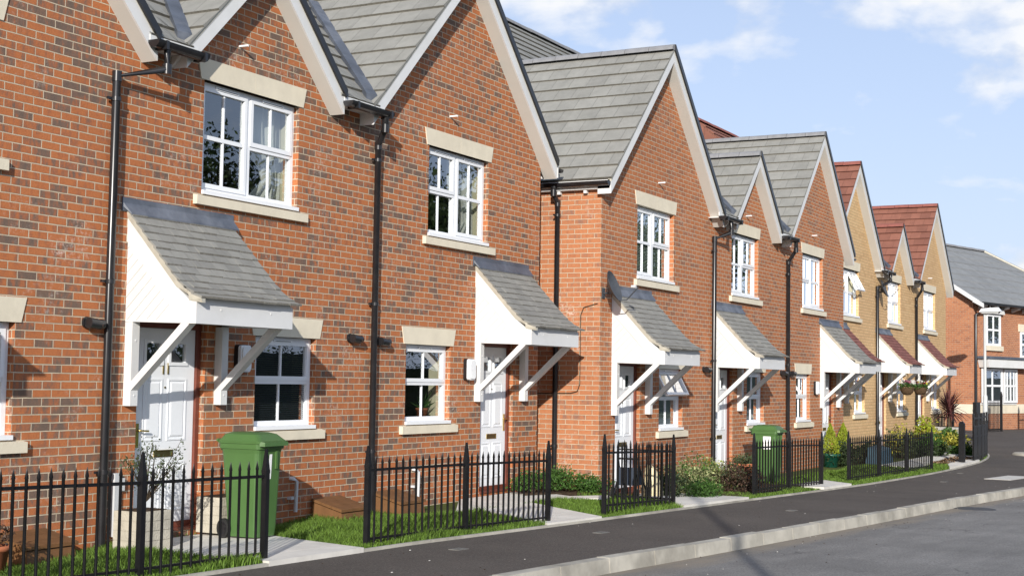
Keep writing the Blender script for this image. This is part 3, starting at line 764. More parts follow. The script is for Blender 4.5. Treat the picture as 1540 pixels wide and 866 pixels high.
def mid_roof(h,Y,xa,xb,apx,zs,L,tile,ridgem,ry,rz,rearY,nb):
    """main roof facing the street between two gables + small front gable"""
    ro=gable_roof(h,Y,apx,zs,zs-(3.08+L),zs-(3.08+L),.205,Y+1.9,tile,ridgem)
    m=MB(); ey,ez=Y-.20,3.28+L
    up=Vector((0,ry-ey,rz-ez)); ln=up.length
    lx=lambda z:(max(xa,nb[0]+(nb[1]+.225-z)-.12),min(xb,nb[2]-(nb[3]+.225-z)+.12))
    zm=zs+.225
    lxa=lambda z:(lx(z)[0],apx-max(0,zm-z)+.10*(z<zm))
    lxb=lambda z:(apx+max(0,zm-z)-.10*(z<zm),lx(z)[1])
    slope_tiles(m,(xa,ey,ez),(xb,ey,ez),up,ln,clip=lxa,nose=3)
    slope_tiles(m,(xa,ey,ez),(xb,ey,ez),up,ln,clip=lxb,nose=3)
    zk=nb[1]+.225; kk=(zk-ez)/(rz-ez); yk_=ey+(ry-ey)*kk; k2=(zm-ez)/(rz-ez); y2=ey+(ry-ey)*k2
    m.face([(apx,y2,zm-.03),(lx(zm)[1],y2,zm-.03),(xb,yk_,zk-.03),(xb,ry,rz-.03),(xa,ry,rz-.03),(xa,yk_,zk-.03),(lx(zm)[0],y2,zm-.03)],1)
    for f_ in (lxa,lxb):
        p0,p1=f_(ez),f_(zm); m.face([(p0[0],ey+.02,ez-.03),(p0[1],ey+.02,ez-.03),(p1[1],y2,zm-.03),(p1[0],y2,zm-.03)],1)
    up2=Vector((0,ry-rearY,rz-ez)); slope_tiles(m,(xb,rearY,ez),(xa,rearY,ez),up2,up2.length)
    for x in (xa+.01,xb-.01): m.face([(x,yk_,zk),(x,ry,rz),(x,ry+(ry-yk_),zk)],0,[(0,0.5),(1,0.5),(2,0.5)])
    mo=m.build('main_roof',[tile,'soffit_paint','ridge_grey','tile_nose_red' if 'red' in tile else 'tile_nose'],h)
    rg=MB(); ridge(rg,(xa-.1,ry,rz+.03),(xb+.1,ry,rz+.03)); rg.build('ridge_tiles',ridgem,mo)
    # lead valleys beside the neighbouring gables and the small gable
    return ro
def valley(h,p,q,w=.085):
    p=Vector(p); q=Vector(q); m=MB(); s=Vector((1,-.3,0)).normalized()
    m.hexa([p-s*w,p+s*w,q+s*w,q-s*w],[p-s*w+Vector((0,0,.10)),p+s*w+Vector((0,0,.10)),q+s*w+Vector((0,0,.10)),q-s*w+Vector((0,0,.10))])
    return m.build('valley_lining','lead',h)

# ------------------------------------------------------------------ terrace A (red brick, nearest)
LA=0.0; LB=-.215; LC=-.145
G2=(1.87,3.075); G1=(-.60,.437)
def W(Y,L,a,b,up): return (a,b,(G2[0] if up else G1[0])+L,(G2[1] if up else G1[1])+L)
def mk(label,Y,L,x0,x1,kind,apx,zs,brickm,tile,ridgem,g,ends,up,lo,dr,px,hinge,num,upk,lok,mir=False,upo=None,loo=None,sideb=None,ptile='slate_tile',extra_w=()):
    wins=[W(Y,L,*up,True),W(Y,L,*lo,False)]+list(extra_w)
    d=(dr[0],dr[1],g+.05,.52+L) if dr else None
    h=house(label,Y,x0,x1,L,kind,apx,zs,brickm,tile,ridgem,g,ends,None,sideb,wins,d)
    window(h,Y,*wins[0],'double',upk,upo,mir); window(h,Y,*wins[1],'single',lok,loo)
    if d: door(h,Y,*d,num,hinge)
    if px is not None: porch(h,Y,px,L,ptile)
    return h
h9=mk('red brick end-gabled house cut off by the left edge of the photo',DA,LA,5.64,10.19,'full',8.04,5.58,'red_brick','grey_roof_tile','ridge_grey',-1.56,'L',(7.1,8.75),(7.95,9.08),(6.1,7.05),5.9,'R',None,'curtains','dark_blind')
full_roof(h9,DA,5.64,10.19,8.04,5.58,LA,'grey_roof_tile','ridge_grey',DA+8.6)
h11=mk('red brick house numbered 11 with a small front gable and green bin outside',DA,LA,10.19,14.70,'mid',12.37,4.46,'red_brick','grey_roof_tile','ridge_grey',-1.60,'',(11.50,13.15),(12.47,13.58),(10.64,11.64),10.45,'R','11','curtain_right','dark_blind')
mid_roof(h11,DA,8.05,16.85,12.37,4.46,LA,'grey_roof_tile','ridge_grey',DA+4.6,7.2,DA+8.9,(8.04,5.58,16.88,5.57))
h15=mk('tall-gabled red brick house numbered 15 with its porch at the right end',DA,LA,14.70,19.24,'full',16.88,5.57,'red_brick','grey_roof_tile','ridge_grey',-1.62,'R',(16.0,17.62),(15.53,16.65),(17.50,18.46),17.31,'L','15','curtain_right',None,True)
full_roof(h15,DA,14.70,19.24,16.88,5.57,LA,'grey_roof_tile','ridge_grey',DA+8.6)
# ------------------------------------------------------------------ terrace B
h17=mk('red brick corner house with satellite dish, tall gable and an open ground window',DB,LB,19.84,24.68,'full',22.26,5.37,'red_brick_blend','grey_roof_tile','ridge_grey',-1.79,'L',(21.24,22.83),(22.22,23.30),(20.44,21.42),20.28,'R',None,'blind','blind',False,None,'top','orange_return_brick')
full_roof(h17,DB,19.84,24.68,22.26,5.37,LB,'grey_roof_tile','ridge_grey',DB+8.6)
h19=mk('red brick house with a small grey gable behind the second green bin',DB,LB,24.68,29.15,'mid',26.86,4.25,'red_brick_blend','grey_roof_tile','ridge_grey',-1.80,'',(25.78,27.36),(26.70,27.76),(24.92,25.88),24.80,'R',None,'curtains','blind')
mid_roof(h19,DB,22.3,31.4,26.86,4.25,LB,'grey_roof_tile','ridge_grey',DB+4.67,7.27,DB+9,(22.26,5.37,31.40,5.37))
h21=mk('red brick house with tall grey gable next to the yellow brick terrace',DB,LB,29.15,33.73,'full',31.40,5.37,'red_brick_blend','grey_roof_tile','ridge_grey',-1.82,'R',(30.38,31.96),(29.93,30.97),(31.95,32.89),31.76,'L',None,'blind','blind',True)
full_roof(h21,DB,29.15,33.73,31.40,5.37,LB,'grey_roof_tile','ridge_grey',DB+8.6)
# ------------------------------------------------------------------ terrace C (yellow brick, red tiles)
h23=mk('yellow brick house half hidden behind the red brick corner, upper window wide open',DC,LC,33.85,38.60,'full',36.25,5.42,'yellow_brick','red_roof_tile','ridge_red',-1.85,'L',(35.25,36.90),(36.40,37.5),(34.35,35.3),34.15,'R',None,'nets','curtains',False,'top',None,None,'red_slate_tile')
full_roof(h23,DC,33.85,38.60,36.25,5.42,LC,'red_roof_tile','ridge_red',DC+8.6)
h25=mk('yellow brick house with the smallest red gable in the middle of its terrace',DC,LC,38.60,43.34,'mid',41.0,4.31,'yellow_brick','red_roof_tile','ridge_red',-1.85,'',(40.03,41.56),(41.10,42.18),(38.88,39.82),38.72,'R',None,'curtains','curtains',False,None,None,None,'red_slate_tile')
mid_roof(h25,DC,37.2,45.7,41.0,4.31,LC,'red_roof_tile','ridge_red',DC+4.6,7.28,DC+9,(36.25,5.42,45.65,5.42))
h27=mk('yellow brick house at the far end of the terrace with flower baskets at its porch',DC,LC,43.34,47.95,'full',45.65,5.42,'yellow_brick','red_roof_tile','ridge_red',-1.83,'R',(44.62,46.30),(45.72,46.82),(43.75,44.69),43.6,'R',None,'curtains','curtains',False,None,None,None,'red_slate_tile')
full_roof(h27,DC,43.34,47.95,45.65,5.42,LC,'red_roof_tile','ridge_red',DC+8.6)
# valleys
for h,Y,L,apL,zsL,apR,zsR,apM,zsM in ((h11,DA,LA,8.04,5.58,16.88,5.57,12.37,4.46),(h19,DB,LB,22.26,5.37,31.4,5.37,26.86,4.25),(h25,DC,LC,36.25,5.42,45.65,5.42,41.0,4.31)):
    ry,rz=Y+4.6,7.2+L; tanp=(rz-(3.28+L))/(ry-(Y-.2))
    def mainz(y): return 3.28+L+tanp*(y-(Y-.2))
    for ap,zs,sg,top in ((apR,zsR,1,5.2+L),(apM,zsM,1,4.4+L)):
        pts=[]
        for z in (3.33+L,top):
            y=(Y-.2)+(z-3.28-L)/tanp; x=ap-(zs+.225-z); pts.append((x,y,z+.02))
        valley(h,*pts)
# gutters and downpipes between the houses
for h,Y,L,segs in ((h11,DA,LA,((10.42,11.17),(13.72,14.62))),(h19,DB,LB,((24.5,25.45),(28.25,29.05))),(h25,DC,LC,((38.5,39.55),(42.45,43.3)))):
    for a,b in segs:
        m=MB(); gutter_front(m,a,b,Y-.275,3.235+L); go=m.build('gutter','black_plastic',h)
        m=MB(); m.box(a+.02,b-.02,Y-.212,Y-.19,3.205+L,3.30+L); m.box(a+.02,b-.02,Y-.19,Y+.01,3.205+L,3.22+L); m.prism([(b-.22,Y-.14,3.20+L),(b-.22,Y-.03,3.20+L),(b-.22,Y-.03,3.09+L)],(.05,0,0)); m.build('eaves_board','white_paint',h)
downpipe(h11,[(10.62,DA-.275,3.20),(10.62,DA-.275,2.98),(10.165,DA-.06,2.84),(10.165,DA-.06,-1.62)],(2.62,.87,-.93))
downpipe(h15,[(14.52,DA-.275,3.2),(14.52,DA-.275,3.03),(14.70,DA-.06,2.86),(14.70,DA-.06,-1.65)],(2.68,.9,-.9))
downpipe(h17,[(19.79-.16,9.80,2.98),(19.79-.16,9.80,2.88),(19.78,9.80,2.74),(19.78,9.80,-1.7)],(2.55,.72,-1.0))
downpipe(h19,[(24.98,DB-.275,2.98),(24.98,DB-.275,2.76),(24.69,DB-.06,2.62),(24.69,DB-.06,-1.75)],(2.4,.4,-1.0))
downpipe(h21,[(29.0,DB-.275,2.98),(29.0,DB-.275,2.78),(29.17,DB-.06,2.56),(29.17,DB-.06,-1.8)],(2.3,.4,-1.0))
downpipe(h25,[(39.2,DC-.275,3.05),(39.2,DC-.275,2.84),(38.62,DC-.06,2.62),(38.62,DC-.06,-1.85)],(2.4,.4,-1.0))
downpipe(h27,[(43.15,DC-.275,3.05),(43.15,DC-.275,2.86),(43.36,DC-.06,2.60),(43.36,DC-.06,-1.85)],(2.4,.4,-1.0))
# side eaves of house 17 (along the return wall) and gutter stub of 15
m=MB(); gutter_side(m,19.675,8.88,15,3.03,.07); m.face([(19.605,8.88,3.03),(19.745,8.88,3.03),(19.745,15,3.03),(19.605,15,3.03)]); m.build('gutter','black_plastic',h17)
m=MB(); m.box(19.735,19.75,8.90,15,2.925,3.06); m.box(19.75,19.845,8.90,15,2.92,2.935)
for y in (9.3,9.75,10.2,10.65): m.box(19.76,19.83,y,y+.05,2.87,2.92)
m.build('eaves_board','white_paint',h17)
m=MB(); gutter_side(m,19.24+.27,9.60,16,3.22); m.build('gutter','black_plastic',h15)
m=MB(); m.box(19.43,19.452,9.63,16,3.08,3.28); m.build('eaves_board','white_paint',h15)
m=MB(); gutter_side(m,33.73+.27,8.86,9.4,3.02); m.build('gutter','black_plastic',h21)
for h,x,Y,z in ((h9,9.93,DA,.47),(h11,14.25,DA,.468),(h15,14.86,DA,.45),(h17,24.3,DB,.24),(h19,28.85,DB,.23),(h21,29.45,DB,.23)): wall_light(h,x,Y,z)
for h,x,Y,z in ((h11,12.05,DA,3.54),(h15,16.52,DA,3.54),(h17,22.12,DB,3.32),(h19,26.6,DB,3.25),(h21,31.1,DB,3.30),(h27,45.3,DC,3.35)): stub_pipe(h,x,Y,z)
# alarm boxes
for h,x,Y,z in ((h15,17.1,DA,.13),(h21,31.35,DB,-.08),(h11,12.2,DA,.18)):
    m=MB()
    for (w_,h_,y0,y1,mi) in ((.095,.15,0,-.05,1),(.088,.143,-.05,-.085,0),(.072,.125,-.085,-.105,0)):
        pl=[]
        for sx,sz,a0 in ((1,1,0),(-1,1,90),(-1,-1,180),(1,-1,270)):
            for q in range(5):
                a=rad(a0+q*22.5); pl.append((x+sx*(w_-.035)+.035*math.cos(a),Y+y0,z+sz*(h_-.035)+.035*math.sin(a)))
        m.prism(pl,(0,y1-y0,0),mi)
    m.build('alarm_box',['white_upvc','black_plastic'],h)
# waste pipes low on the walls
for h,x,Y,g in ((h11,13.15,DA,-1.62),(h15,15.75,DA,-1.64),(h19,28.55,DB,-1.8)):
    m=MB(); m.tube([(x,Y+.02,g+.47),(x+.0,Y-.05,g+.47),(x+.03,Y-.07,g+.44),(x+.02,Y-.07,g+.1)],.022,8); m.box(x-.05,x+.02,Y-.06,Y,g+.24,g+.27); m.build('waste_pipe','grey_plastic',h)
m=MB(); m.box(10.33,10.40,DA-.05,DA,-1.55,-.95); m.box(10.40,10.47,DA-.045,DA,-1.12,-1.0); m.build('meter_pipe','grey_plastic',h11)
m=MB(); m.tube([(19.83,9.12,1.18),(19.82,9.35,1.12),(19.82,9.40,1.0),(19.82,9.40,-.05),(19.82,9.44,-.16),(19.82,9.55,-.19),(19.82,10.4,-.21)],.007,6); m.build('cable','cable_brown',h17)
# yellow brick jamb shadows etc. handled by the sun

# ------------------------------------------------------------------ railings
def railing(label,posts,gaps,group='black spear-topped garden railings'):
    """posts: list of (x,y,ztop); base at the ground"""
    p0=posts[0]; h=thing('railing',label,'railing',(sum(p[0] for p in posts)/len(posts),sum(p[1] for p in posts)/len(posts),hx(p0[0])),group)
    for x,y,zt in posts:
        m=MB(); zb=hx(x)-.1
        m.box(x-.025,x+.025,y-.025,y+.025,zb,zt-.21)
        m.hexa([(x-.027,y-.027,zt-.21),(x+.027,y-.027,zt-.21),(x+.027,y+.027,zt-.21),(x-.027,y+.027,zt-.21)],[(x-.027,y-.027,zt-.18),(x+.027,y-.027,zt-.18),(x+.027,y+.027,zt-.18),(x-.027,y+.027,zt-.18)])
        m.hexa([(x-.025,y-.025,zt-.18),(x+.025,y-.025,zt-.18),(x+.025,y+.025,zt-.18),(x-.025,y+.025,zt-.18)],[(x-.009,y-.009,zt),(x+.009,y-.009,zt),(x+.009,y+.009,zt),(x-.009,y+.009,zt)])
        m.build('post','black_railing',h)
    for a,b,n in zip(posts,posts[1:],gaps):
        m=MB(); A=Vector(a); B=Vector(b); A.z-=.235; B.z-=.235
        m.beam(A,B,.012,.026); C=A-Vector((0,0,.66)); D=B-Vector((0,0,.66)); m.beam(C,D,.010,.022)
        L=(B-A).length
        for i in range(1,n):
            p=A.lerp(B,i/n); x,y=p.x,p.y+.0; zt=p.z+.135; lean=R_.uniform(-.004,.004)
            m.tube([(x,y,p.z-.735),(x+lean*.6,y,zt-.075),(x+lean*.7,y,zt-.07),(x+lean,y,zt)],[.0130,.0130,.0165,.002],6)
        m.build('railing_panel','black_railing',h)
    return h
railing('black railing in front of door 11 and the nearest green bin',[(5.44,7.79,-.539),(6.865,7.77,-.564),(8.482,7.75,-.605),(10.017,7.75,-.633)],(13,14,13))
railing('black railing of two bays in front of the low window of door 15',[(11.604,7.75,-.656),(13.435,7.709,-.681),(15.13,7.57,-.706)],(15,16))
h=railing('short black railing with a return bay shielding the door below the satellite dish',[(16.57,7.50,-.665),(18.79,7.45,-.725)],(17,))
for a,b in (((18.79,7.45,-.725),(18.70,8.25,-.72)),):
    m=MB(); A=Vector(a); B=Vector(b); A.z-=.235; B.z-=.235; m.beam(A,B,.010,.022); m.beam(A-Vector((0,0,.66)),B-Vector((0,0,.66)),.010,.022)
    n=9
    for i in range(1,n+1):
        p=A.lerp(B,i/n); m.tube([(p.x,p.y,p.z-.735),(p.x,p.y,p.z+.06),(p.x,p.y,p.z+.065),(p.x,p.y,p.z+.135)],[.0130,.0130,.0165,.002],6)
    m.build('railing_panel','black_railing',h)
railing('black railing with a bin showing a white sticker behind it',[(21.99,7.35,-.785),(23.77,7.32,-.808),(25.58,7.28,-.855)],(13,12))
railing('black railing of three bays in front of the yellow brick houses',[(27.30,7.25,-.875),(29.48,7.20,-.895),(31.86,7.18,-.92),(34.32,7.15,-.945)],(15,14,14))

# ------------------------------------------------------------------ grass
def grass(name,label,regions,dens,hgt,wid,seed):
    r=random.Random(seed); m=MB(); vs=[];fs=[]
    for (x0,x1,y0f,y1f,avoid) in regions:
        area=(x1-x0)*1.9; n=int(area*dens)
        for _ in range(n):
            x=r.uniform(x0,x1); y0,y1=y0f(x),y1f(x)
            if y1<=y0: continue
            y=r.uniform(y0,y1)
            if on_path(x,y) or (avoid and avoid(x,y)): continue
            z=garden(x,y)-.005; h_=hgt*r.uniform(.45,1.25)*(1+.5*math.sin(x*3.1)*math.sin(y*4.3+x)); a=r.uniform(0,6.283); w=wid*r.uniform(.7,1.3)
            dx,dy=math.cos(a)*w,math.sin(a)*w; la=r.uniform(0,6.283); ln=h_*r.uniform(.15,.75)
            i=len(vs); mx,my=x+math.cos(la)*ln*.35,y+math.sin(la)*ln*.35
            vs+= [(x-dx,y-dy,z),(x+dx,y+dy,z),(mx+dx*.8,my+dy*.8,z+h_*.6),(mx-dx*.8,my-dy*.8,z+h_*.6),(x+math.cos(la)*ln,y+math.sin(la)*ln,z+h_)]
            fs+= [(i,i+1,i+2,i+3),(i+3,i+2,i+4)]
    m.mesh(vs,fs,0)
    o=m.build(name,'grass_blade'); return tag(o,label,'grass',None,'stuff')
fe=lambda x:ye(x)+.055; wy=lambda x:wall_y(x)-.02
grass('grass','bright green lawn grass around the nearest railings',[(5.5,14.9,fe,wy,None)],5200,.070,.0042,3)
grass('grass','green lawn grass between the two doorways in the middle',[(14.9,19.9,fe,lambda x:min(wall_y(x)-.02,9.0),None)],3000,.062,.005,4)
grass('grass','green lawn grass before the red and yellow brick houses farther on',[(19.9,33.7,fe,lambda x:8.5,None)],1500,.055,.007,5)
grass('grass','green verge grass below the farthest railings and gate',[(33.7,44.6,fe,lambda x:7.5 if x<40 else 8.6,None)],520,.06,.008,6)
# ------------------------------------------------------------------ plants
def leaves(m,c,rx,ry,rz,n,size,r,shell=.45,mi=0,up=.0,thin=.45):
    vs=[];fs=[]
    for _ in range(n):
        while True:
            p=Vector((r.uniform(-1,1),r.uniform(-1,1),r.uniform(-1,1)))
            if shell<p.length<=1: break
        # lumpy outline
        k=1+.22*math.sin(p.x*5+c[0]*3)*math.cos(p.y*6+c[1])+.12*math.sin(p.z*9)
        q=Vector((c[0]+p.x*rx*k,c[1]+p.y*ry*k,c[2]+p.z*rz*k))
        a=Vector((r.gauss(0,1),r.gauss(0,1),r.gauss(0,1)+up)).normalized(); b=a.cross(Vector((r.gauss(0,1),r.gauss(0,1),r.gauss(0,1)))).normalized()
        s=size*r.uniform(.6,1.4); i=len(vs)
        vs+=[q-a*s,q+b*s*thin,q+a*s,q-b*s*thin]; fs.append((i,i+1,i+2,i+3))
    m.mesh(vs,fs,mi)
def shrub(name,label,cat,x,y,w,d,h,mat,n,size,seed,clumps=5,base=None,group=None,extra=None,up=0):
    r=random.Random(seed); zb=base if base is not None else garden(x,y)
    t=thing(name,label,cat,(x,y,zb),group); m=MB()
    for k in range(clumps):
        cx=x+r.uniform(-.5,.5)*w*.6; cy=y+r.uniform(-.5,.5)*d*.6; hh=h*r.uniform(.75,1.0)
        leaves(m,(cx,cy,zb+hh*.52),w*.36,d*.4,hh*.5,n//clumps,size,r,.35,0,up)
    if extra:
        for mi,(mt,k) in enumerate(extra): leaves(m,(x,y,zb+h*.6),w*.45,d*.45,h*.5,k,size*1.1,r,.75,1+mi)
    m.build('foliage',[mat]+[e[0] for e in (extra or [])],t)
    s=MB()
    for k in range(6):
        a=r.uniform(0,6.28); s.tube([(x+math.cos(a)*.04,y+math.sin(a)*.04,zb-.03),(x+math.cos(a)*w*.15,y+math.sin(a)*d*.15,zb+h*.3),(x+math.cos(a)*w*.28,y+math.sin(a)*d*.28,zb+h*.62)],[.012,.008,.003],5)
    s.build('stems','bark',t)
    return t
# bed by the recess wall
m=MB(); m.hexa([(18.1,9.42,-1.8),(19.75,8.88,-1.9),(19.8,9.8,-1.8),(18.8,9.9,-1.8)],[(18.1,9.42,-1.60),(19.75,8.88,-1.66),(19.8,9.8,-1.60),(18.8,9.9,-1.58)]); struct(m.build('soil_bed','soil'))
shrub('shrub','small glossy green shrub behind the end bay of the railing of door 15','shrub',18.35,9.45,.7,.45,.32,'leaf_green',1500,.022,11,base=-1.60,up=1)
shrub('shrub','low glossy green shrub by the side wall left of its downpipe','shrub',19.05,9.35,.8,.5,.36,'leaf_green',1900,.022,12,base=-1.62,up=1)
shrub('shrub','low spreading green shrub under the side wall right of its downpipe','shrub',19.5,9.0,.7,.5,.30,'leaf_green',1500,.022,13,base=-1.66,up=1)
m=MB(); m.hexa([(21.3,7.35,-1.95),(24.9,7.25,-2.0),(24.8,8.9,-2.0),(22.2,9.0,-2.0)],[(21.3,7.45,hx(21.3)+.04),(24.9,7.35,hx(24.9)+.06),(24.8,8.9,-1.76),(22.3,9.0,-1.74)]); struct(m.build('soil_bed','soil'))
shrub('shrub','dark leafy shrub behind the short railing with the return bay','shrub',20.55,8.15,.9,.6,.55,'leaf_dark',2200,.022,14)
shrub('shrub','large pale variegated bush beside the wide concrete path','shrub',22.1,8.4,1.35,.9,.58,'leaf_variegated',4200,.024,15,7,None,None,[('leaf_green',500)])
shrub('shrub','low green bush at the foot of the variegated bush','shrub',21.0,7.85,1.0,.6,.34,'leaf_green',1800,.022,16)
shrub('shrub','small yellow-leaved bush between the pale bush and the dark bush','shrub',22.95,8.35,.7,.6,.48,'leaf_yellow',1500,.024,17,4,None,None,[('leaf_lime',300)])
shrub('shrub','broad dark purple-brown bush left of the railing before the second bin','shrub',22.75,7.85,1.5,.7,.52,'leaf_purple',4000,.022,18,8,None,None,[('leaf_dark',600)])
# stone planters by door 11
def planter(label,x,y,w,d,h,zb,mat='pale_stone',leafmat_=None,fh=0,seed=0,name='planter'):
    t=thing(name,label,'planter',(x,y,zb)); m=MB()
    n=4
    for k in range(n):
        z0=zb+h*k/n; m.box(x-w/2,x+w/2,y-d/2,y+d/2,z0+.003,z0+h/n-.003)
        m.box(x-w/2+.006,x+w/2-.006,y-d/2+.006,y+d/2-.006,z0,z0+h/n)
    m.build('trough',mat,t); s=MB(); s.box(x-w/2+.03,x+w/2-.03,y-d/2+.03,y+d/2-.03,zb+h,zb+h+.006); s.build('compost','soil',t)
    return t
planter('pale block planter with a straggly bush left of door 11',10.22,9.32,.40,.34,.36,-1.62)
planter('pale block planter half hidden behind the nearest bin',11.72,9.60,.46,.32,.36,-1.60)
t=thing('bush','straggly grey-green bush growing in the planter left of door 11','bush',(10.24,9.3,-1.18)); r=random.Random(5); m=MB(); s=MB()
for k in range(26):
    a=r.uniform(0,6.28); l=r.uniform(.28,.58); sp=r.uniform(.1,.42); p=[(10.24,9.3,-1.18),(10.24+math.cos(a)*sp*.5,9.3+math.sin(a)*sp*.4,-1.18+l*.55),(10.24+math.cos(a)*sp,9.3+math.sin(a)*sp*.7,-1.18+l)]
    s.tube(p,[.006,.004,.002],4)
    for q in range(42):
        f=r.uniform(.3,1); b=Vector(p[1]).lerp(Vector(p[2]),f) if f>.5 else Vector(p[0]).lerp(Vector(p[1]),f*2)
        leaves(m,(b.x+r.gauss(0,.03),b.y+r.gauss(0,.03),b.z+r.gauss(0,.03)),.01,.01,.01,1,.014,r,0,0)
m.build('foliage','leaf_olive',t); s.build('stems','bark',t)
# brown meter boxes
def meter_box(label,x,y,zb,w=.62,d=.42,h=.26):
    t=thing('meter_box',label,'meter box',(x,y,zb),'brown meter boxes against the walls'); m=MB()
    m.hexa([(x-w/2,y-d/2,zb-.05),(x+w/2,y-d/2,zb-.05),(x+w/2,y+d/2,zb-.05),(x-w/2,y+d/2,zb-.05)],[(x-w/2+.02,y-d/2+.03,zb+h*.55),(x+w/2-.02,y-d/2+.03,zb+h*.55),(x+w/2-.02,y+d/2,zb+h),(x-w/2+.02,y+d/2,zb+h)])
    m.build('body','brown_plastic',t); m=MB()
    for k in range(3):
        a=k/3; b=(k+1)/3-.012
        def P(u,v,e): return (x-w/2-.01+(w+.02)*u, y-d/2+.01+(d-.01)*v, zb+h*.55+.01+h*.45*v+e)
        m.hexa([P(0,a,0),P(1,a,0),P(1,b,0),P(0,b,0)],[P(0,a,.03),P(1,a,.03),P(1,b,.03),P(0,b,.03)])
    m.build('lid','brown_plastic',t)
meter_box('brown sloping meter box behind the railing at the left edge',9.10,9.50,-1.62,.58,.42,.20)
meter_box('brown sloping meter box on the grass between downpipe and waste pipe',13.80,9.58,-1.68,.56,.44,.25)
meter_box('brown sloping meter box behind the railing under the window of house 15',15.05,9.58,-1.68,.56,.44,.25)
# terracotta pots
def pot(name,label,x,y,zb,r0,r1,h,mat,cat='plant pot'):
    t=thing(name,label,cat,(x,y,zb)); m=MB(); m.lathe((x,y,zb),[(0,.0),(r0,.0),(r1*.97,h*.82),(r1*1.06,h*.82),(r1*1.08,h),(r1*.95,h),(r1*.9,h*.9),(0,h*.9)],20); m.build('pot',mat,t); return t
t=pot('plant_pot','brown clay pot cut by the left edge of the photo',8.22,9.05,-1.62,.09,.13,.24,'terracotta')
m=MB(); leaves(m,(8.22,9.05,-1.32),.16,.16,.14,380,.02,random.Random(1),.1); m.build('foliage','leaf_purple',t)
t=pot('plant_pot','terracotta pot of small green leaves beside the second bin',25.5,8.7,hx(25.3)+.03,.13,.20,.34,'terracotta')
m=MB(); leaves(m,(25.5,8.7,hx(25.3)+.42),.24,.22,.13,700,.022,random.Random(2),.1); m.build('foliage','leaf_olive',t)
def conifer(label,x,y):
    zb=garden(x,y); t=pot('potted_conifer',label,x,y,zb,.16,.21,.30,'green_pot','potted plant'); r=random.Random(int(x*10)); m=MB()
    for k in range(2200):
        f=r.random()**.8; rr=.26*(1-f)**.8*(.5+.5*r.random()); a=r.uniform(0,6.28)
        leaves(m,(x+math.cos(a)*rr,y+math.sin(a)*rr,zb+.3+.66*f),.005,.005,.005,1,.026,r,0,0,2.2,.3)
    m.build('foliage','leaf_lime',t)
conifer('lime green conifer in a green pot before the last red brick door',31.97,8.9); conifer('lime green conifer in a green pot by the yellow brick corner',33.05,8.9)
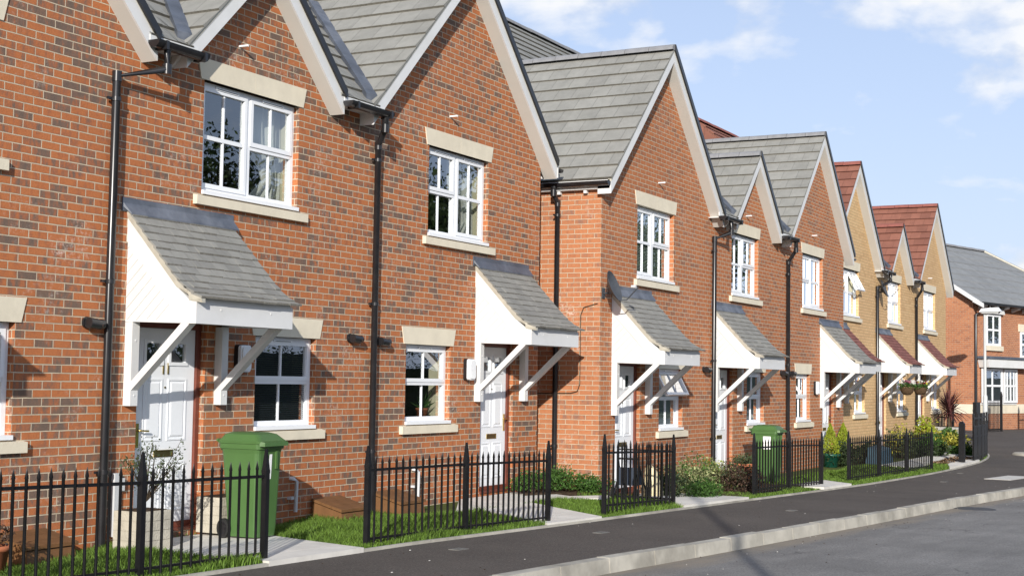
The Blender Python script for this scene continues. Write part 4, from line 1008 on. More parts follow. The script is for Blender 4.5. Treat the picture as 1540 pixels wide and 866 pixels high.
# ------------------------------------------------------------------ wheelie bins
def bin_(label,x,y,zb,rot,sticker):
    t=thing('wheelie_bin',label,'wheelie bin',(x,y,zb),'green wheelie bins'); ca,sa=math.cos(rot),math.sin(rot)
    def T(mb): mb.v=[(x+.78*a*ca-.72*b*sa,y+.78*a*sa+.72*b*ca,zb+c*.985) for a,b,c in mb.v]; return mb
    # local: front is -y, hinge and wheels at +y
    def rr(hw,hd,cr,z,y0=0):
        pts=[]
        for sx,sy,a0 in ((1,1,0),(-1,1,90),(-1,-1,180),(1,-1,270)):
            for k in range(4):
                a=rad(a0+k*30); pts.append((sx*(hw-cr)+cr*math.cos(a),y0+sy*(hd-cr)+cr*math.sin(a),z))
        return pts
    rings=[rr(.215,.24,.05,.02,-.03),rr(.225,.255,.055,.10,-.03),rr(.265,.315,.06,.86),rr(.275,.325,.06,.90),rr(.288,.345,.05,.905),rr(.288,.345,.05,.955)]
    m=MB(); n=16
    vs=[p for rg in rings for p in rg]; fs=[]
    for i in range(len(rings)-1):
        for k in range(n): fs.append((i*n+k,i*n+(k+1)%n,(i+1)*n+(k+1)%n,(i+1)*n+k))
    m.mesh(vs,fs,0,False); m.face(rings[0][::-1]); m.face(rings[-1])
    for sx in (-.12,.12): m.box(sx-.02,sx+.02,-.34,-.315,.70,.88)
    m.box(-.2,.2,.30,.37,.88,.93)
    b=T(m).build('body','green_bin_plastic',t)
    m=MB(); lid=[rr(.295,.355,.05,.958,-.005),rr(.300,.36,.05,.985,-.005),rr(.285,.34,.06,1.0,0),rr(.24,.29,.08,1.05,.02),rr(.17,.22,.08,1.068,.03)]
    vs=[p for rg in lid for p in rg]; fs=[]
    for i in range(len(lid)-1):
        for k in range(n): fs.append((i*n+k,i*n+(k+1)%n,(i+1)*n+(k+1)%n,(i+1)*n+k))
    m.mesh(vs,fs,0,False); m.face(lid[-1]); m.face(lid[0][::-1])
    m.hexa([(-.26,-.42,.935),(.26,-.42,.935),(.28,-.35,.935),(-.28,-.35,.935)],[(-.25,-.415,.975),(.25,-.415,.975),(.28,-.34,.985),(-.28,-.34,.985)])
    T(m).build('lid','green_bin_plastic',t)
    m=MB(); m.tube([(-.25,.40,.985),(.25,.40,.985)],.016,8)
    for sx in (-.22,-.02,.2): m.beam((sx,.34,.95),(sx,.40,.985),.03,.03)
    T(m).build('handle','green_bin_plastic',t)
    for sx in (-1,1):
        m=MB(); cx=sx*.265; m.tube([(cx-.028,.235,.10),(cx+.028,.235,.10)],.10,22); m.tube([(cx-.031,.235,.10),(cx+.031,.235,.10)],.065,18,1); 
        for k in range(5):
            a=2*math.pi*k/5; m.tube([(cx+sx*.031,.235+.04*math.cos(a),.10+.04*math.sin(a)),(cx+sx*.034,.235+.04*math.cos(a),.10+.04*math.sin(a))],.013,8,0)
        T(m).build('wheel',['rubber','black_plastic'],t)
    m=MB()
    if sticker=='big': 
        m.box(-.2768,-.2755,-.18,.02,.62,.86); m.v=[(a+(.86-c)*.052,b_,c) for a,b_,c in m.v]
    else:
        m.box(-.085,.085,-.3275,-.3265,.60,.86)
        m=MB()
        for k,(dx,w) in enumerate(((-.04,.012),(-.015,.02),(.015,.012),(.035,.018))):
            pass
        m.hexa([(-.035,-.3275,.60),(.03,-.3275,.60),(.03,-.326,.60),(-.035,-.326,.60)],[(-.03,-.3275,.85),(.025,-.3275,.85),(.025,-.326,.85),(-.03,-.326,.85)])
        m.v=[(a,b_+(.86-c)*.078,c) for a,b_,c in m.v]
    T(m).build('sticker','white_sticker',t)
    return t
bin_('green wheelie bin standing on the path beside door 11',11.58,9.14,-1.62,rad(2),'small')
bin_('green wheelie bin with a white sticker behind the railing beyond the dark bushes',25.75,8.35,hx(26)+.04,rad(0),'big')
# ------------------------------------------------------------------ satellite dishes
def dish(label,x,Y,z,dx,dy,size=.36,up=.35,grp='satellite dishes on the walls'):
    t=thing('satellite_dish',label,'satellite dish',(x,Y,z),grp)
    c=Vector((x+dx,Y+dy,z+.10)); ax=Vector((.06,-.92,.36)).normalized()
    s=ax.cross(Vector((0,0,1))).normalized(); u=s.cross(ax)
    m=MB(); K=20; J=5; P=[]
    for j in range(J+1):
        r=j/J; P.append([c+s*(size*.52*r*math.cos(2*math.pi*k/K))+u*(size*.62*r*math.sin(2*math.pi*k/K))-ax*(.09*(1-r*r)) for k in range(K)])
    for off in (0,-.006):
        for j in range(J):
            for k in range(K): m.face([q+ax*off for q in (P[j][k],P[j][(k+1)%K],P[j+1][(k+1)%K],P[j+1][k])],0,smooth=True)
    for k in range(K): m.face([P[J][k],P[J][(k+1)%K],P[J][(k+1)%K]-ax*.006,P[J][k]-ax*.006])
    m.build('reflector','dish_grey',t)
    m=MB(); lo=c-u*(size*.60); fp=c+ax*.34-u*.16; m.tube([lo,lo+ax*.1-u*.03,fp],.010,6); m.build('arm','dish_grey',t)
    m=MB(); m.tube([fp-ax*.03+u*.02,fp-ax*.1+u*.05],[.03,.022],10); m.build('receiver','grey_plastic',t)
    m=MB(); m.tube([(x,Y,z),(x,Y-.12,z),c-ax*.10],.018,8); m.box(x-.05,x+.05,Y-.015,Y-.001,z-.08,z+.08); m.build('wall_bracket','dish_grey',t)
    return t
dish('dark grey satellite dish on the corner above the left end of a white porch',19.93,DB,1.34,-.16,-.27,.40)
dish('grey satellite dish beside the upper window of the yellow brick house with the small gable',38.88,DC,2.52,-.12,-.22,.40)
# ------------------------------------------------------------------ hanging baskets
def basket(label,x,y,z,seed):
    t=thing('hanging_basket',label,'hanging basket',(x,y,z),'hanging flower baskets at the end porches'); r=random.Random(seed)
    m=MB(); m.lathe((x,y,z),[(0,-.20),(.09,-.19),(.16,-.12),(.20,0),(.205,.015),(.19,.015),(0,-.01)],16); m.build('bowl','wicker',t)
    m=MB(); leaves(m,(x,y,z+.06),.24,.24,.12,500,.028,r,.1); m.build('foliage','leaf_green',t)
    m=MB(); 
    for k in range(42):
        a=r.uniform(0,6.28); q=r.uniform(0,.23); mi=r.choice((0,1,1,2,3,1)); leaves(m,(x+math.cos(a)*q,y+math.sin(a)*q,z+.14+r.uniform(-.03,.05)),.02,.02,.02,3,.034,r,0,mi,0,.9)
    m.build('flowers',['flower_red','flower_white','flower_pink','flower_yellow'] if seed%2 else ['flower_pink','flower_white','flower_pink','flower_white'],t)
    m=MB()
    for k in range(3):
        a=2.09*k; m.tube([(x+math.cos(a)*.19,y+math.sin(a)*.19,z+.01),(x,y,z+.41)],.004,4)
    m.build('hanging_chain','black_railing',t)
basket('hanging basket of pink flowers, the left of the pair at the porches',38.95,8.76,-.05,2); basket('hanging basket of red, yellow and white flowers, the right of the pair',40.12,8.66,-.05,3)

# ------------------------------------------------------------------ far corner: cordyline, gate, posts, lamp, house D
t=planter('square pale grey planter under the spiky red palm',45.0,8.85,.85,.7,.62,-1.84,'planter_grey')
t=thing('cordyline','spiky dark red cordyline palm standing in the square grey planter','palm',(45.0,8.85,-1.22)); r=random.Random(21); m=MB(); s=MB()
s.tube([(45.0,8.85,-1.25),(45.0,8.85,-.9),(45.02,8.85,-.62)],[.05,.045,.04],8)
for k in range(120):
    a=r.uniform(0,6.28); el=r.uniform(-.35,1.45); L=r.uniform(.5,.82); b=Vector((45.01,8.85,-.66+r.uniform(-.2,.05))); d=Vector((math.cos(a)*math.cos(el),math.sin(a)*math.cos(el),math.sin(el)))
    sd=d.cross(Vector((0,0,1))).normalized()*.028; pts=[]
    for q in range(5):
        f=q/4; p=b+d*(L*f)+Vector((0,0,-.35*L*f*f*(1-abs(math.sin(el))*.8))); w=math.sin(math.pi*min(1,.25+f*.75))**.6 if f<1 else .05
        pts.append((p-sd*w,p+sd*w))
    for q in range(4): m.face([pts[q][0],pts[q][1],pts[q+1][1],pts[q+1][0]])
m.build('crown','cordyline_leaf',t); s.build('trunk','bark',t)
shrub('shrub','yellow-edged bush in front of the square grey planter','shrub',43.0,8.5,1.9,.8,.62,'leaf_yellow',2600,.05,31,6,None,None,[('leaf_green',900)])
shrub('shrub','dark rounded bush right of the end post of the last railing','shrub',39.6,8.3,1.4,.8,.58,'leaf_dark',2200,.04,32,5,None,None,[('leaf_green',900)])
shrub('shrub','yellow bush by the yellow brick wall behind the end railing post','shrub',41.6,8.9,1.0,.6,.95,'leaf_yellow',1800,.045,33,5,None,None,[('leaf_lime',500)])
shrub('shrub','low green clump between the black post and the gate','shrub',41.5,7.75,1.2,.6,.40,'leaf_green',1500,.04,34,4)
for i,(x,lb) in enumerate(((28.6,'dark low bush behind the left bay of the last railing'),(30.9,'dark low bush behind the middle bay of the last railing'),(34.6,'green bush behind the right bay of the last railing'))):
    shrub('shrub',lb,'shrub',x+4.0,8.85,1.9,.6,.62+.2*(i==2),('leaf_dark','leaf_dark','leaf_olive')[i],1900,.035,40+i,5,None,None,[('leaf_yellow',350)] if i==2 else None)
# leaf litter bed
r=random.Random(77); m=MB()
for k in range(2600):
    x=r.uniform(36.2,40.6); y=r.uniform(7.25,7.9); z=garden(x,y)+.02+r.uniform(0,.05); a=Vector((r.gauss(0,1),r.gauss(0,1),r.gauss(0,.5))).normalized(); b=a.cross(Vector((0,0,1))).normalized(); s_=r.uniform(.03,.06); p=Vector((x,y,z))
    m.face([p-a*s_,p+b*s_*.6,p+a*s_,p-b*s_*.6])
leafmat('dead_leaf',(.16,.10,.055),.6,.1)
tag(m.build('leaf_litter','dead_leaf'),'brown dead leaves lying in the bed beside the end railing','leaves',None,'stuff')
# gate post, double gate, back fences
m=MB(); m.box(37.62,37.76,7.03,7.17,-2.1,-.93); m.hexa([(37.62,7.03,-.93),(37.76,7.03,-.93),(37.76,7.17,-.93),(37.62,7.17,-.93)],[(37.66,7.07,-.88),(37.72,7.07,-.88),(37.72,7.13,-.88),(37.66,7.13,-.88)])
tag(m.build('gate_post','black_railing',loc=(37.69,7.1,-2.0)),'thick plain black post standing in the leaf bed','post')
t=thing('metal_gate','tall solid black metal gate with stepped top at the corner garden','gate',(40.9,7.3,-1.98))
def leaf(p,q,zb,zt):
    m=MB(); P=Vector((*p,0)); Q=Vector((*q,0)); d=(Q-P); n=Vector((-d.y,d.x,0)).normalized()*.012
    def z(v,zz): return (v.x,v.y,zz)
    m.hexa([z(P-n,zb),z(Q-n,zb),z(Q+n,zb),z(P+n,zb)],[z(P-n,zt),z(Q-n,zt),z(Q+n,zt),z(P+n,zt)])
    n2=n*1.9
    for a0,a1 in ((0,.08),(.92,1),(.46,.54)):
        A=P+d*a0; B=P+d*a1; m.hexa([z(A-n2,zb-.03),z(B-n2,zb-.03),z(B+n2,zb-.03),z(A+n2,zb-.03)],[z(A-n2,zt+.35),z(B-n2,zt+.35),z(B+n2,zt+.35),z(A+n2,zt+.35)])
    for z0 in (zb+.1,zt-.28,zt-.02): m.hexa([z(P-n2*.9,z0),z(Q-n2*.9,z0),z(Q+n2*.9,z0),z(P+n2*.9,z0)],[z(P-n2*.9,z0+.05),z(Q-n2*.9,z0+.05),z(Q+n2*.9,z0+.05),z(P+n2*.9,z0+.05)])
    m.hexa([z(P-n2*.8,zt+.2),z(Q-n2*.8,zt+.2),z(Q+n2*.8,zt+.2),z(P+n2*.8,zt+.2)],[z(P-n2*.8,zt+.25),z(Q-n2*.8,zt+.25),z(Q+n2*.8,zt+.25),z(P+n2*.8,zt+.25)])
    return m
leaf((38.9,7.04),(40.6,7.13),-1.95,-1.05).build('gate_leaf','black_railing',t); leaf((40.65,7.135),(42.4,7.3),-1.95,-1.05).build('gate_leaf','black_railing',t)
def back_rail(label,p,q,zb,h_,post=True,n=None):
    t=thing('railing',label,'railing',((p[0]+q[0])/2,(p[1]+q[1])/2,zb),'black spear-topped garden railings'); P=Vector((*p,zb)); Q=Vector((*q,zb)); m=MB()
    for f in (.12,h_-.22): m.beam(P+Vector((0,0,f)),Q+Vector((0,0,f)),.02,.04)
    n=n or max(3,int((Q-P).length/.12))
    for i in range(n+1):
        a=P.lerp(Q,i/n); m.tube([a,a+Vector((0,0,h_-.08)),a+Vector((0,0,h_))],[.014,.014,.003],5)
    m.build('railing_panel','black_railing',t)
    for a in (P,Q):
        m=MB(); m.box(a.x-.04,a.x+.04,a.y-.04,a.y+.04,zb-.1,zb+h_+.12); m.hexa([(a.x-.05,a.y-.05,zb+h_+.12),(a.x+.05,a.y-.05,zb+h_+.12),(a.x+.05,a.y+.05,zb+h_+.12),(a.x-.05,a.y+.05,zb+h_+.12)],[(a.x-.01,a.y-.01,zb+h_+.32),(a.x+.01,a.y-.01,zb+h_+.32),(a.x+.01,a.y+.01,zb+h_+.32),(a.x-.01,a.y+.01,zb+h_+.32)]); m.build('post','black_railing',t)
back_rail('black railing behind the spiky palm and the gate',(46.3,9.0),(47.9,11.3),-1.80,1.05)
back_rail('black railing across the side road in front of the white bay window',(56.6,9.75),(57.9,9.42),-1.72,1.25)
back_rail('black railing at the right edge before the far brick house',(60.3,8.6),(63.5,7.7),-1.72,1.25)
m=MB(); m.box(51.0,51.75,9.12,9.24,-1.75,-.52); 
tag(m.build('meter_cabinet','black_railing',loc=(51.4,9.18,-1.75)),'tall black screen standing left of the lamp post','screen')
# street lamp
t=thing('street_lamp','pale grey street lamp before the far brick house','street lamp',(53.9,9.33,-1.76))
m=MB(); m.tube([(53.9,9.33,-1.76),(53.9,9.33,-1.2)],.085,12,1); m.tube([(53.9,9.33,-1.2),(53.9,9.33,-.35),(53.9,9.33,-.28)],[.085,.085,.055],12); m.tube([(53.9,9.33,-.3),(53.9,9.33,2.72)],[.055,.045],12); m.build('pole',['lamp_grey','black_railing'],t)
m=MB(); m.hexa([(53.7,8.75,2.74),(54.1,8.75,2.74),(54.1,9.5,2.72),(53.7,9.5,2.72)],[(53.78,8.85,2.88),(54.02,8.85,2.88),(54.05,9.42,2.84),(53.75,9.42,2.84)]); m.build('lamp_head','white_upvc',t)
m=MB(); m.hexa([(53.76,8.85,2.66),(54.04,8.85,2.66),(54.04,9.4,2.66),(53.76,9.4,2.66)],[(53.74,8.8,2.735),(54.06,8.8,2.735),(54.06,9.45,2.715),(53.74,9.45,2.715)]); m.build('diffuser','lamp_grey',t)

# far brick house D, own frame
D0=Vector((58.15,10.5,0)); dx_=Vector((.963,-.269,0)); dn=Vector((.269,.963,0))
def DP(a,b,z): v=D0+dx_*a+dn*b; return (v.x,v.y,z)
hd=thing('brick_house','far red brick house with grey hipped roof and white bay window','house',DP(6,2,-1.7))
m=MB(); Wd=13.3; zb=-1.9; ze=3.32
m.face([DP(0,0,zb),DP(Wd,0,zb),DP(Wd,0,ze),DP(0,0,ze)]); m.face([DP(0,0,zb),DP(0,8,zb),DP(0,8,ze),DP(0,4,6.2),DP(0,0,ze)]); m.face([DP(Wd,0,zb),DP(Wd,8,zb),DP(Wd,8,ze),DP(Wd,0,ze)]); m.face([DP(0,8,zb),DP(Wd,8,zb),DP(Wd,8,ze),DP(0,8,ze)])
m.build('wall','far_brick',hd)
m=MB(); 
for a,b,c,d in ((-.02,Wd+.02,-.03,0),(-.03,-.001,0,8)):
    q=[(a,c),(b,c),(b,d),(a,d)]; m.hexa([DP(x,y,-1.05) for x,y in q],[DP(x,y,-.68) for x,y in q])
m.build('stone_band','cream_stone',hd)
r=MB(); n=9
for i in range(n):   # front slope, hip cut on the right
    f0,f1=i/n,(i+1)/n+.01; b0,b1=-.35+4.35*f0,-.35+4.35*min(1,f1); z0,z1=3.32+2.9*f0,3.32+2.9*min(1,f1); x0=-.35; e0,e1=Wd+.35-4.35*f0,Wd+.35-4.35*min(1,f1)
    r.face([DP(x0,b0,z0+.03),DP(e0,b0,z0+.03),DP(e1,b1,z1),DP(x0,b1,z1)],0,[(0,i+.5),(13,i+.5),(13,i+.5),(0,i+.5)])
    r.face([DP(x0,b0,z0-.01),DP(e0,b0,z0-.01),DP(e0,b0,z0+.03),DP(x0,b0,z0+.03)],0,[(0,i+.5)]*4)
r.face([DP(Wd+.35,-.35,3.32),DP(Wd+.35,8.35,3.32),DP(Wd-4,4,6.22)],0); r.face([DP(-.35,8.35,3.32),DP(Wd+.35,8.35,3.32),DP(Wd-4,4,6.22),DP(-.35,4,6.22)],0)
ro=r.build('roof','far_grey_tile',hd)
rg=MB(); ridge(rg,DP(-.35,4,6.26),DP(Wd-4,4,6.26)); ridge(rg,DP(Wd-4,4,6.26),DP(Wd+.35,-.35,3.36)); rg.build('ridge_tiles','ridge_grey',ro)
rg=MB(); rg.tube([DP(Wd-4.12,3.9,6.22),DP(Wd+.2,-.42,3.34)],.05,6); rg.build('hip_bedding','mortar_fillet',ro)
b=MB(); b.prism([DP(-.36,-.42,3.18),DP(-.36,4,5.98),DP(-.36,4,6.2),DP(-.36,-.42,3.36)],tuple(dx_*.03)); b.prism([DP(-.37,-.60,3.08),DP(-.37,-.15,3.32),DP(-.37,-.15,3.50),DP(-.37,-.60,3.25)],tuple(dx_*.05)); b.build('bargeboard','white_paint',ro)
g=MB(); a=DP(-.35,-.42,3.28); c=DP(Wd+.3,-.42,3.28); g.beam(a,c,.11,.09); g.build('gutter','black_plastic',hd)
g=MB(); k=.4
while k<Wd: g.hexa([DP(k,-.36,3.18),DP(k+.12,-.36,3.18),DP(k+.12,-.01,3.06),DP(k,-.01,3.06)],[DP(k,-.36,3.24),DP(k+.12,-.36,3.24),DP(k+.12,-.01,3.24),DP(k,-.01,3.24)]); k+=1.0
g.build('eaves_brackets','white_paint',hd)
m=MB(); m.tube([DP(.6,-.40,3.22),DP(.6,-.40,3.1),DP(.06,-.08,2.85),DP(.03,-.08,-1.7)],.055,8); m.build('downpipe','black_plastic',hd)
def dwin(a0,a1,z0,z1,b=-.0,cols=2,rows=2,open_=False,sill=True):
    f=MB()
    def bx(a,b_,c,d,e,g_): q=[(a,c),(b_,c),(b_,d),(a,d)]; f.hexa([DP(x,y,e) for x,y in q],[DP(x,y,g_) for x,y in q])
    w=.09
    bx(a0,a0+w,b-.06,b-.002,z0,z1); bx(a1-w,a1,b-.06,b-.002,z0,z1); bx(a0+w,a1-w,b-.06,b-.002,z0,z0+w); bx(a0+w,a1-w,b-.06,b-.002,z1-w,z1)
    for k in range(1,cols): x=a0+(a1-a0)*k/cols; bx(x-.03,x+.03,b-.05,b-.002,z0+w,z1-w)
    for k in range(1,rows): z=z0+(z1-z0)*k/rows; bx(a0+w,a1-w,b-.055,b-.002,z-.04,z+.04)
    fo=f.build('window','white_upvc',hd); g=MB(); g.face([DP(a0+w,b-.03,z0+w),DP(a1-w,b-.03,z0+w),DP(a1-w,b-.03,z1-w),DP(a0+w,b-.03,z1-w)]); g.build('pane','window_glass',fo)
    k=MB(); k.face([DP(a0+.02,b-.0015,z0+.02),DP(a1-.02,b-.0015,z0+.02),DP(a1-.02,b-.0015,z1-.02),DP(a0+.02,b-.0015,z1-.02)]); k.build('window_blind','curtain_dark',fo)
    if sill:
        s=MB(); q=[(a0-.15,b-.1),(a1+.15,b-.1),(a1+.15,b-.001),(a0-.15,b-.001)]; s.hexa([DP(x,y,z0-.2) for x,y in q],[DP(x,y,z0-.003) for x,y in q]); s.build('sill','cream_stone',fo)
    return fo
f=dwin(1.06,2.32,1.66,2.92)
s=MB(); s.prism([DP(.85,-.16,2.93),DP(2.5,-.16,2.93),DP(2.4,-.16,3.10),DP(1.68,-.16,3.22),DP(.95,-.16,3.12)],tuple(dn*.15)); s.build('window_hood','white_paint',f)
f=dwin(4.2,5.5,1.25,2.30); s=MB(); q=[(4.05,-.05),(5.65,-.05),(5.65,-.001),(4.05,-.001)]; s.hexa([DP(x,y,2.31) for x,y in q],[DP(x,y,2.62) for x,y in q]); s.build('lintel','cream_stone',f)
dwin(.55,2.35,-.62,.74,-.06,2,2,False,False); dwin(2.5,3.7,-.62,.74,-.06,4,2,False,False)
m=MB(); m.prism([DP(.45,-.02,.78),DP(4.5,-.02,.78),DP(4.75,-.02,1.12),DP(.3,-.02,1.12)],tuple(dn*-.42)); m.build('bay_canopy','white_paint',hd)
m=MB(); q=[(.2,-.50),(4.85,-.50),(4.85,-.01),(.2,-.01)]; m.hexa([DP(x,y,1.122) for x,y in q],[DP(x,y,1.22) for x,y in q]); m.build('canopy_lead','lead',hd)
m=MB(); q=[(.53,-.055),(3.75,-.055),(3.75,-.003),(.53,-.003)]; m.hexa([DP(x,y,-.70) for x,y in q],[DP(x,y,-.625) for x,y in q]); m.build('bay_sill','white_paint',hd)
# things behind the railings
t=thing('pushchair','dark folded pushchair left outside the door below the satellite dish','pushchair',(19.35,8.35,-1.72)); m=MB()
for sy in (-.16,.16):
    m.tube([(19.15,8.35+sy,-1.62),(19.35,8.35+sy,-1.3),(19.28,8.35+sy,-1.12)],.013,6); m.tube([(19.6,8.35+sy,-1.62),(19.3,8.35+sy,-1.2)],.013,6)
m.tube([(19.28,8.19,-1.12),(19.28,8.51,-1.12)],.016,6); m.build('frame','black_plastic',t)
m=MB(); m.hexa([(19.2,8.2,-1.5),(19.5,8.2,-1.5),(19.5,8.5,-1.5),(19.2,8.5,-1.5)],[(19.28,8.2,-1.25),(19.36,8.2,-1.25),(19.36,8.5,-1.25),(19.28,8.5,-1.25)]); m.build('seat','dark_cloth',t)
for wx in (19.15,19.6):
    for sy in (-.18,.18):
        m=MB(); m.tube([(wx,8.35+sy-.012,-1.62),(wx,8.35+sy+.012,-1.62)],.085,14); m.build('wheel','rubber',t)
t=thing('garden_sack','crumpled cream sack slumped by the door behind the short railing','sack',(20.1,8.3,-1.72)); m=MB(); r=random.Random(8); pr=[]
for k in range(9): z=k/8; pr.append((.17*math.sin(math.pi*min(1,.25+z*.75))**.5*(1-.35*z)+.01,z*.5))
m.lathe((20.1,8.3,-1.73),pr,10); m.v=[(x+r.uniform(-.02,.02)+(z+1.73)*-.25,y+r.uniform(-.02,.02),z) for x,y,z in m.v]; m.build('bag','cream_sack',t)
t=thing('covered_bench','low garden seat under a blue cover behind the last railing','garden seat',(34.2,8.3,-1.95)); m=MB()
m.hexa([(33.9,8.2,-1.85),(35.0,8.2,-1.85),(35.0,8.6,-1.85),(33.9,8.6,-1.85)],[(33.95,8.25,-1.55),(34.9,8.25,-1.50),(34.9,8.55,-1.42),(33.95,8.55,-1.46)]); m.build('cover','blue_bag',t)
for x in (33.95,34.85):
    m=MB(); m.box(x,x+.08,8.2,8.28,-2.0,-1.84); m.build('leg','bark',t)
# aloe and lamp on the windowsill of 15, bottles in 11
t=pot('potted_plant','spiky green potted plant on the sill inside the low window of house 15',16.33,DA+.24,-.545,.06,.08,.15,'terracotta','potted plant'); m=MB(); r=random.Random(4)
for k in range(34):
    a=r.uniform(0,6.28); el=r.uniform(.25,1.4); L=r.uniform(.2,.36); b=Vector((16.33,DA+.24,-.41)); d=Vector((math.cos(a)*math.cos(el),math.sin(a)*math.cos(el)*.5,math.sin(el))); sd=Vector((d.z,0,-d.x)).normalized()*.014
    m.face([b-sd,b+sd,b+d*L*.6+sd*.7+Vector((0,0,-.01)),b+d*L]); 
m.build('leaves','leaf_green',t)
t=thing('bottle','blue bottle on the sill inside the low window of house 11','bottle',(13.3,DA+.24,-.545)); m=MB(); m.lathe((13.3,DA+.24,-.545),[(0,0),(.05,0),(.05,.13),(.02,.18),(.018,.23),(0,.23)],12); m.build('body','blue_bag',t)
t=thing('bottle','dark brown bottle with an orange cap inside the low window of house 11','bottle',(13.12,DA+.24,-.545)); m=MB(); m.lathe((13.12,DA+.24,-.545),[(0,0),(.035,0),(.035,.17),(.03,.18)],12); m.build('body','cable_brown',t); m=MB(); m.lathe((13.12,DA+.24,-.365),[(.03,0),(.028,.06),(0,.06)],12); m.build('cap','terracotta',t)

# ------------------------------------------------------------------ across the street: lamp whose shadow falls on the road, trees mirrored in the windows
t=thing('street_lamp','tall lamp whose long shadow crosses the kerb and pavement','street lamp',(-.57,-2.26,-1.6))
m=MB(); m.tube([(-.57,-2.26,-1.65),(-.57,-2.26,-.4)],.09,12); m.tube([(-.57,-2.26,-.4),(-.57,-2.26,6.6)],[.07,.055],12); m.tube([(-.57,-2.26,6.5),(-.4,-1.9,6.7),(-.2,-1.4,6.75)],.04,10); m.build('pole','lamp_grey',t)
m=MB(); m.box(-.32,-.08,-1.6,-1.0,6.68,6.82); m.build('lamp_head','lamp_grey',t)
def tree(label,x,y,h,seed,w=3.0):
    r=random.Random(seed); t=thing('broadleaf_tree',label,'tree',(x,y,hx(x)-.2),'trees across the street'); s=MB(); zb=hx(x)-.3
    s.tube([(x,y,zb),(x+.1,y,zb+h*.3),(x-.1,y+.1,zb+h*.6)],[.25,.18,.08],8); m=MB()
    for k in range(9):
        a=r.uniform(0,6.28); q=r.uniform(.2,.65)*w; z=zb+h*r.uniform(.4,.85); e=(x+math.cos(a)*q,y+math.sin(a)*q,z); s.tube([(x,y,zb+h*.35),(x+math.cos(a)*q*.5,y+math.sin(a)*q*.5,(z+zb+h*.35)/2),e],[.08,.05,.02],6)
        leaves(m,e,w*.42,w*.42,h*.2,1500,.135,r,.2)
    leaves(m,(x,y,zb+h*.75),w*.5,w*.5,h*.25,2000,.135,r,.2)
    m.build('crown','leaf_tree',t); s.build('trunk','bark',t)
for i,(x,y,h,w,lb) in enumerate(((37,-15,10.4,3.4,'rounded leafy tree mirrored in the upstairs panes of house 11'),(44,-16,11.2,3.9,'leafy tree mirrored in the right upstairs panes of house 11'),(58,-17,13.0,4.0,'tall leafy tree mirrored in the upstairs panes of house 15'),(74,-17,12.5,4.4,'dark leafy tree mirrored in the panes above the satellite dish'),(66,-19,12.5,4.4,'broad tall tree mirrored in the lower panes of house 15'),(82,-18,13,4.8,'large dark tree mirrored in the panes of the middle terrace'),(94,-21,13.5,5,'large leafy tree mirrored in the panes of the small grey gable'),(112,-24,15,5.6,'very large tree mirrored in the panes beside the yellow terrace'))):
    tree(lb,x,y,h,100+i,w)

t=thing('hedge','long dark hedge across the street mirrored in the low windows','hedge',(55,-12.5,-1.9)); m=MB(); r=random.Random(9)
for k in range(60): leaves(m,(20+k*1.35+r.uniform(-.3,.3),-12.5+r.uniform(-.3,.3),-.5+r.uniform(-.1,.25)),1.1,.9,1.7,900,.065,r,.2)
q=[(20,-13.1),(101,-13.1),(101,-11.9),(20,-11.9)]; m.hexa([(a,b,-2.2) for a,b in q],[(a,b,.55) for a,b in q],1)
m.build('foliage',['leaf_tree','leaf_dark'],t)
m=MB()
for k in range(30): m.tube([(21+k*2.7,-12.5,-2.2),(21+k*2.7,-12.5,.2)],.05,5)
m.build('stems','bark',t)
# ------------------------------------------------------------------ light, sky, camera
az,el=rad(25.5),rad(18.6)
d=Vector((math.cos(el)*math.cos(az),math.cos(el)*math.sin(az),-math.sin(el)))
sun=bpy.data.lights.new('sun','SUN'); sun.energy=4.3; sun.angle=rad(.53); sun.color=(1,.955,.88)
so=bpy.data.objects.new('sun',sun); COL.objects.link(so); so.rotation_euler=d.to_track_quat('-Z','Y').to_euler(); so.location=(-20,-15,30)
w=bpy.data.worlds.new('World'); sc.world=w; w.use_nodes=True; nt=w.node_tree; N=nt.nodes; Lk=nt.links
bg=N['Background']; sky=N.new('ShaderNodeTexSky'); sky.sky_type='NISHITA'; sky.sun_disc=False; sky.sun_elevation=el; sky.sun_rotation=math.atan2(-d.x,-d.y)
sky.altitude=50; sky.air_density=1.0; sky.dust_density=.6; sky.ozone_density=1.6
def wm(op,a,b=None):
    n=N.new('ShaderNodeMath'); n.operation=op
    for i,x in enumerate((a,b)):
        if x is None: continue
        if isinstance(x,(int,float)): n.inputs[i].default_value=x
        else: Lk.new(x,n.inputs[i])
    return n.outputs[0]
tc=N.new('ShaderNodeTexCoord'); G=tc.outputs['Generated']
sp=N.new('ShaderNodeSeparateXYZ'); Lk.new(G,sp.inputs[0])
# project the sky direction on a flat cloud deck
zc=wm('MAXIMUM',wm('ADD',sp.outputs[2],.12),.05); cb=N.new('ShaderNodeCombineXYZ'); Lk.new(wm('DIVIDE',sp.outputs[0],zc),cb.inputs[0]); Lk.new(wm('DIVIDE',sp.outputs[1],zc),cb.inputs[1])
n1=N.new('ShaderNodeTexNoise'); n1.inputs['Scale'].default_value=.95; n1.inputs['Detail'].default_value=8; n1.inputs['Roughness'].default_value=.58; n1.inputs['Distortion'].default_value=.25
mp=N.new('ShaderNodeMapping'); mp.inputs['Location'].default_value=(2.3,4.1,0); Lk.new(cb.outputs[0],mp.inputs[0]); Lk.new(mp.outputs[0],n1.inputs['Vector'])
def blob(v,width,amp):
    dn_=N.new('ShaderNodeVectorMath'); dn_.operation='DISTANCE'; Lk.new(G,dn_.inputs[0]); dn_.inputs[1].default_value=Vector(v).normalized()
    e=wm('DIVIDE',dn_.outputs['Value'],width); e=wm('MULTIPLY',e,e); return wm('MULTIPLY',wm('EXPONENT',wm('MULTIPLY',e,-1)),amp)
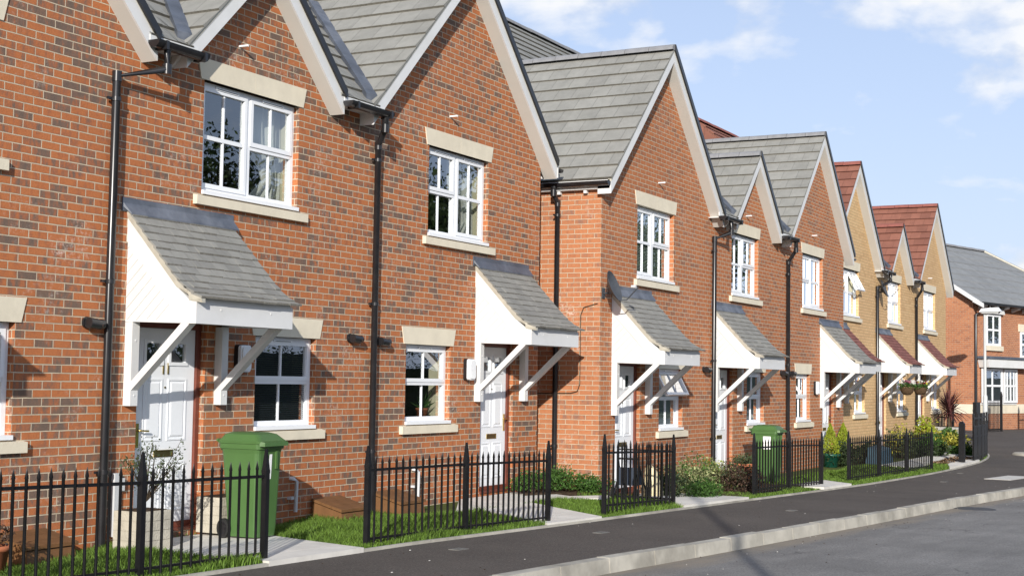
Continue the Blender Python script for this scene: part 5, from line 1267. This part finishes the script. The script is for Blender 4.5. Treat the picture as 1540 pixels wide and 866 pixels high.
n2=N.new('ShaderNodeTexNoise'); n2.inputs['Scale'].default_value=13; n2.inputs['Detail'].default_value=10; n2.inputs['Roughness'].default_value=.52; n2.inputs['Distortion'].default_value=.15
st_=N.new('ShaderNodeMapping'); st_.inputs['Scale'].default_value=(1,1,1.9); Lk.new(G,st_.inputs[0]); Lk.new(st_.outputs[0],n2.inputs['Vector'])
f=wm('ADD',wm('MULTIPLY',n1.outputs[0],.35),wm('MULTIPLY',n2.outputs[0],.75))
CLOUDS=[((.864,.435,.282),.055,.16),((.90,.36,.300),.06,.17),((.930,.285,.295),.05,.12),((.921,.312,.236),.020,.085),((.934,.287,.210),.020,.075),((.941,.242,.240),.022,.08),((.967,.112,.222),.032,.34),((.964,.165,.200),.020,.12),((.948,.19,.272),.05,.17),((.988,.140,.075),.014,.30),((.962,.203,.181),.012,.035)]
for v,wd,am in CLOUDS: f=wm('ADD',f,blob(v,wd,am))
cr=N.new('ShaderNodeValToRGB'); cr.color_ramp.elements[0].position=.605; cr.color_ramp.elements[0].color=(0,0,0,1); cr.color_ramp.elements[1].position=.76; cr.color_ramp.elements[1].color=(1,1,1,1); Lk.new(f,cr.inputs[0])
hz=wm('MULTIPLY',wm('SUBTRACT',1,wm('MINIMUM',wm('MULTIPLY',wm('MAXIMUM',sp.outputs[2],0),2.4),1)),1.0)
SKYK=.12
sm=N.new('ShaderNodeMix'); sm.data_type='RGBA'; sm.blend_type='MULTIPLY'; sm.inputs[0].default_value=1; Lk.new(sky.outputs[0],sm.inputs[6]); sm.inputs[7].default_value=(1.15,.93,.96,1)
mixh=N.new('ShaderNodeMix'); mixh.data_type='RGBA'; Lk.new(wm('ADD',wm('MULTIPLY',wm('POWER',hz,1.6),.34),.50),mixh.inputs[0]); Lk.new(sm.outputs[2],mixh.inputs[6]); mixh.inputs[7].default_value=(3.45,4.45,6.1,1)
mx=N.new('ShaderNodeMix'); mx.data_type='RGBA'; Lk.new(wm('MULTIPLY',cr.outputs[0],.92),mx.inputs[0]); Lk.new(mixh.outputs[2],mx.inputs[6]); cc=N.new('ShaderNodeValToRGB'); cc.color_ramp.elements[0].position=.42; cc.color_ramp.elements[0].color=(4.3,4.55,5.0,1); cc.color_ramp.elements[1].position=.56; cc.color_ramp.elements[1].color=(6.2,6.25,6.35,1); Lk.new(n2.outputs[0],cc.inputs[0]); Lk.new(cc.outputs[0],mx.inputs[7])
Lk.new(mx.outputs[2],bg.inputs[0]); bg.inputs[1].default_value=SKYK

cam=bpy.data.cameras.new('camera'); co=bpy.data.objects.new('camera',cam); COL.objects.link(co); sc.camera=co
Rm=((0.4706711,-0.88216745,0.0157891),(0.06377796,0.01616876,-0.99783312),(0.88000062,0.47065821,0.06387301))
co.matrix_world=Matrix(((Rm[0][0],-Rm[1][0],-Rm[2][0],0),(Rm[0][1],-Rm[1][1],-Rm[2][1],0),(Rm[0][2],-Rm[1][2],-Rm[2][2],0),(0,0,0,1)))
cam.sensor_fit='HORIZONTAL'; cam.sensor_width=36; cam.lens=2151.5/1540*36; cam.clip_start=.1; cam.clip_end=3000
sc.view_settings.view_transform='Standard'; sc.view_settings.look='None'; sc.view_settings.exposure=0.40; sc.view_settings.gamma=1
sc.cycles.use_denoising=True; sc.cycles.max_bounces=8; sc.cycles.transparent_max_bounces=12; sc.cycles.diffuse_bounces=3
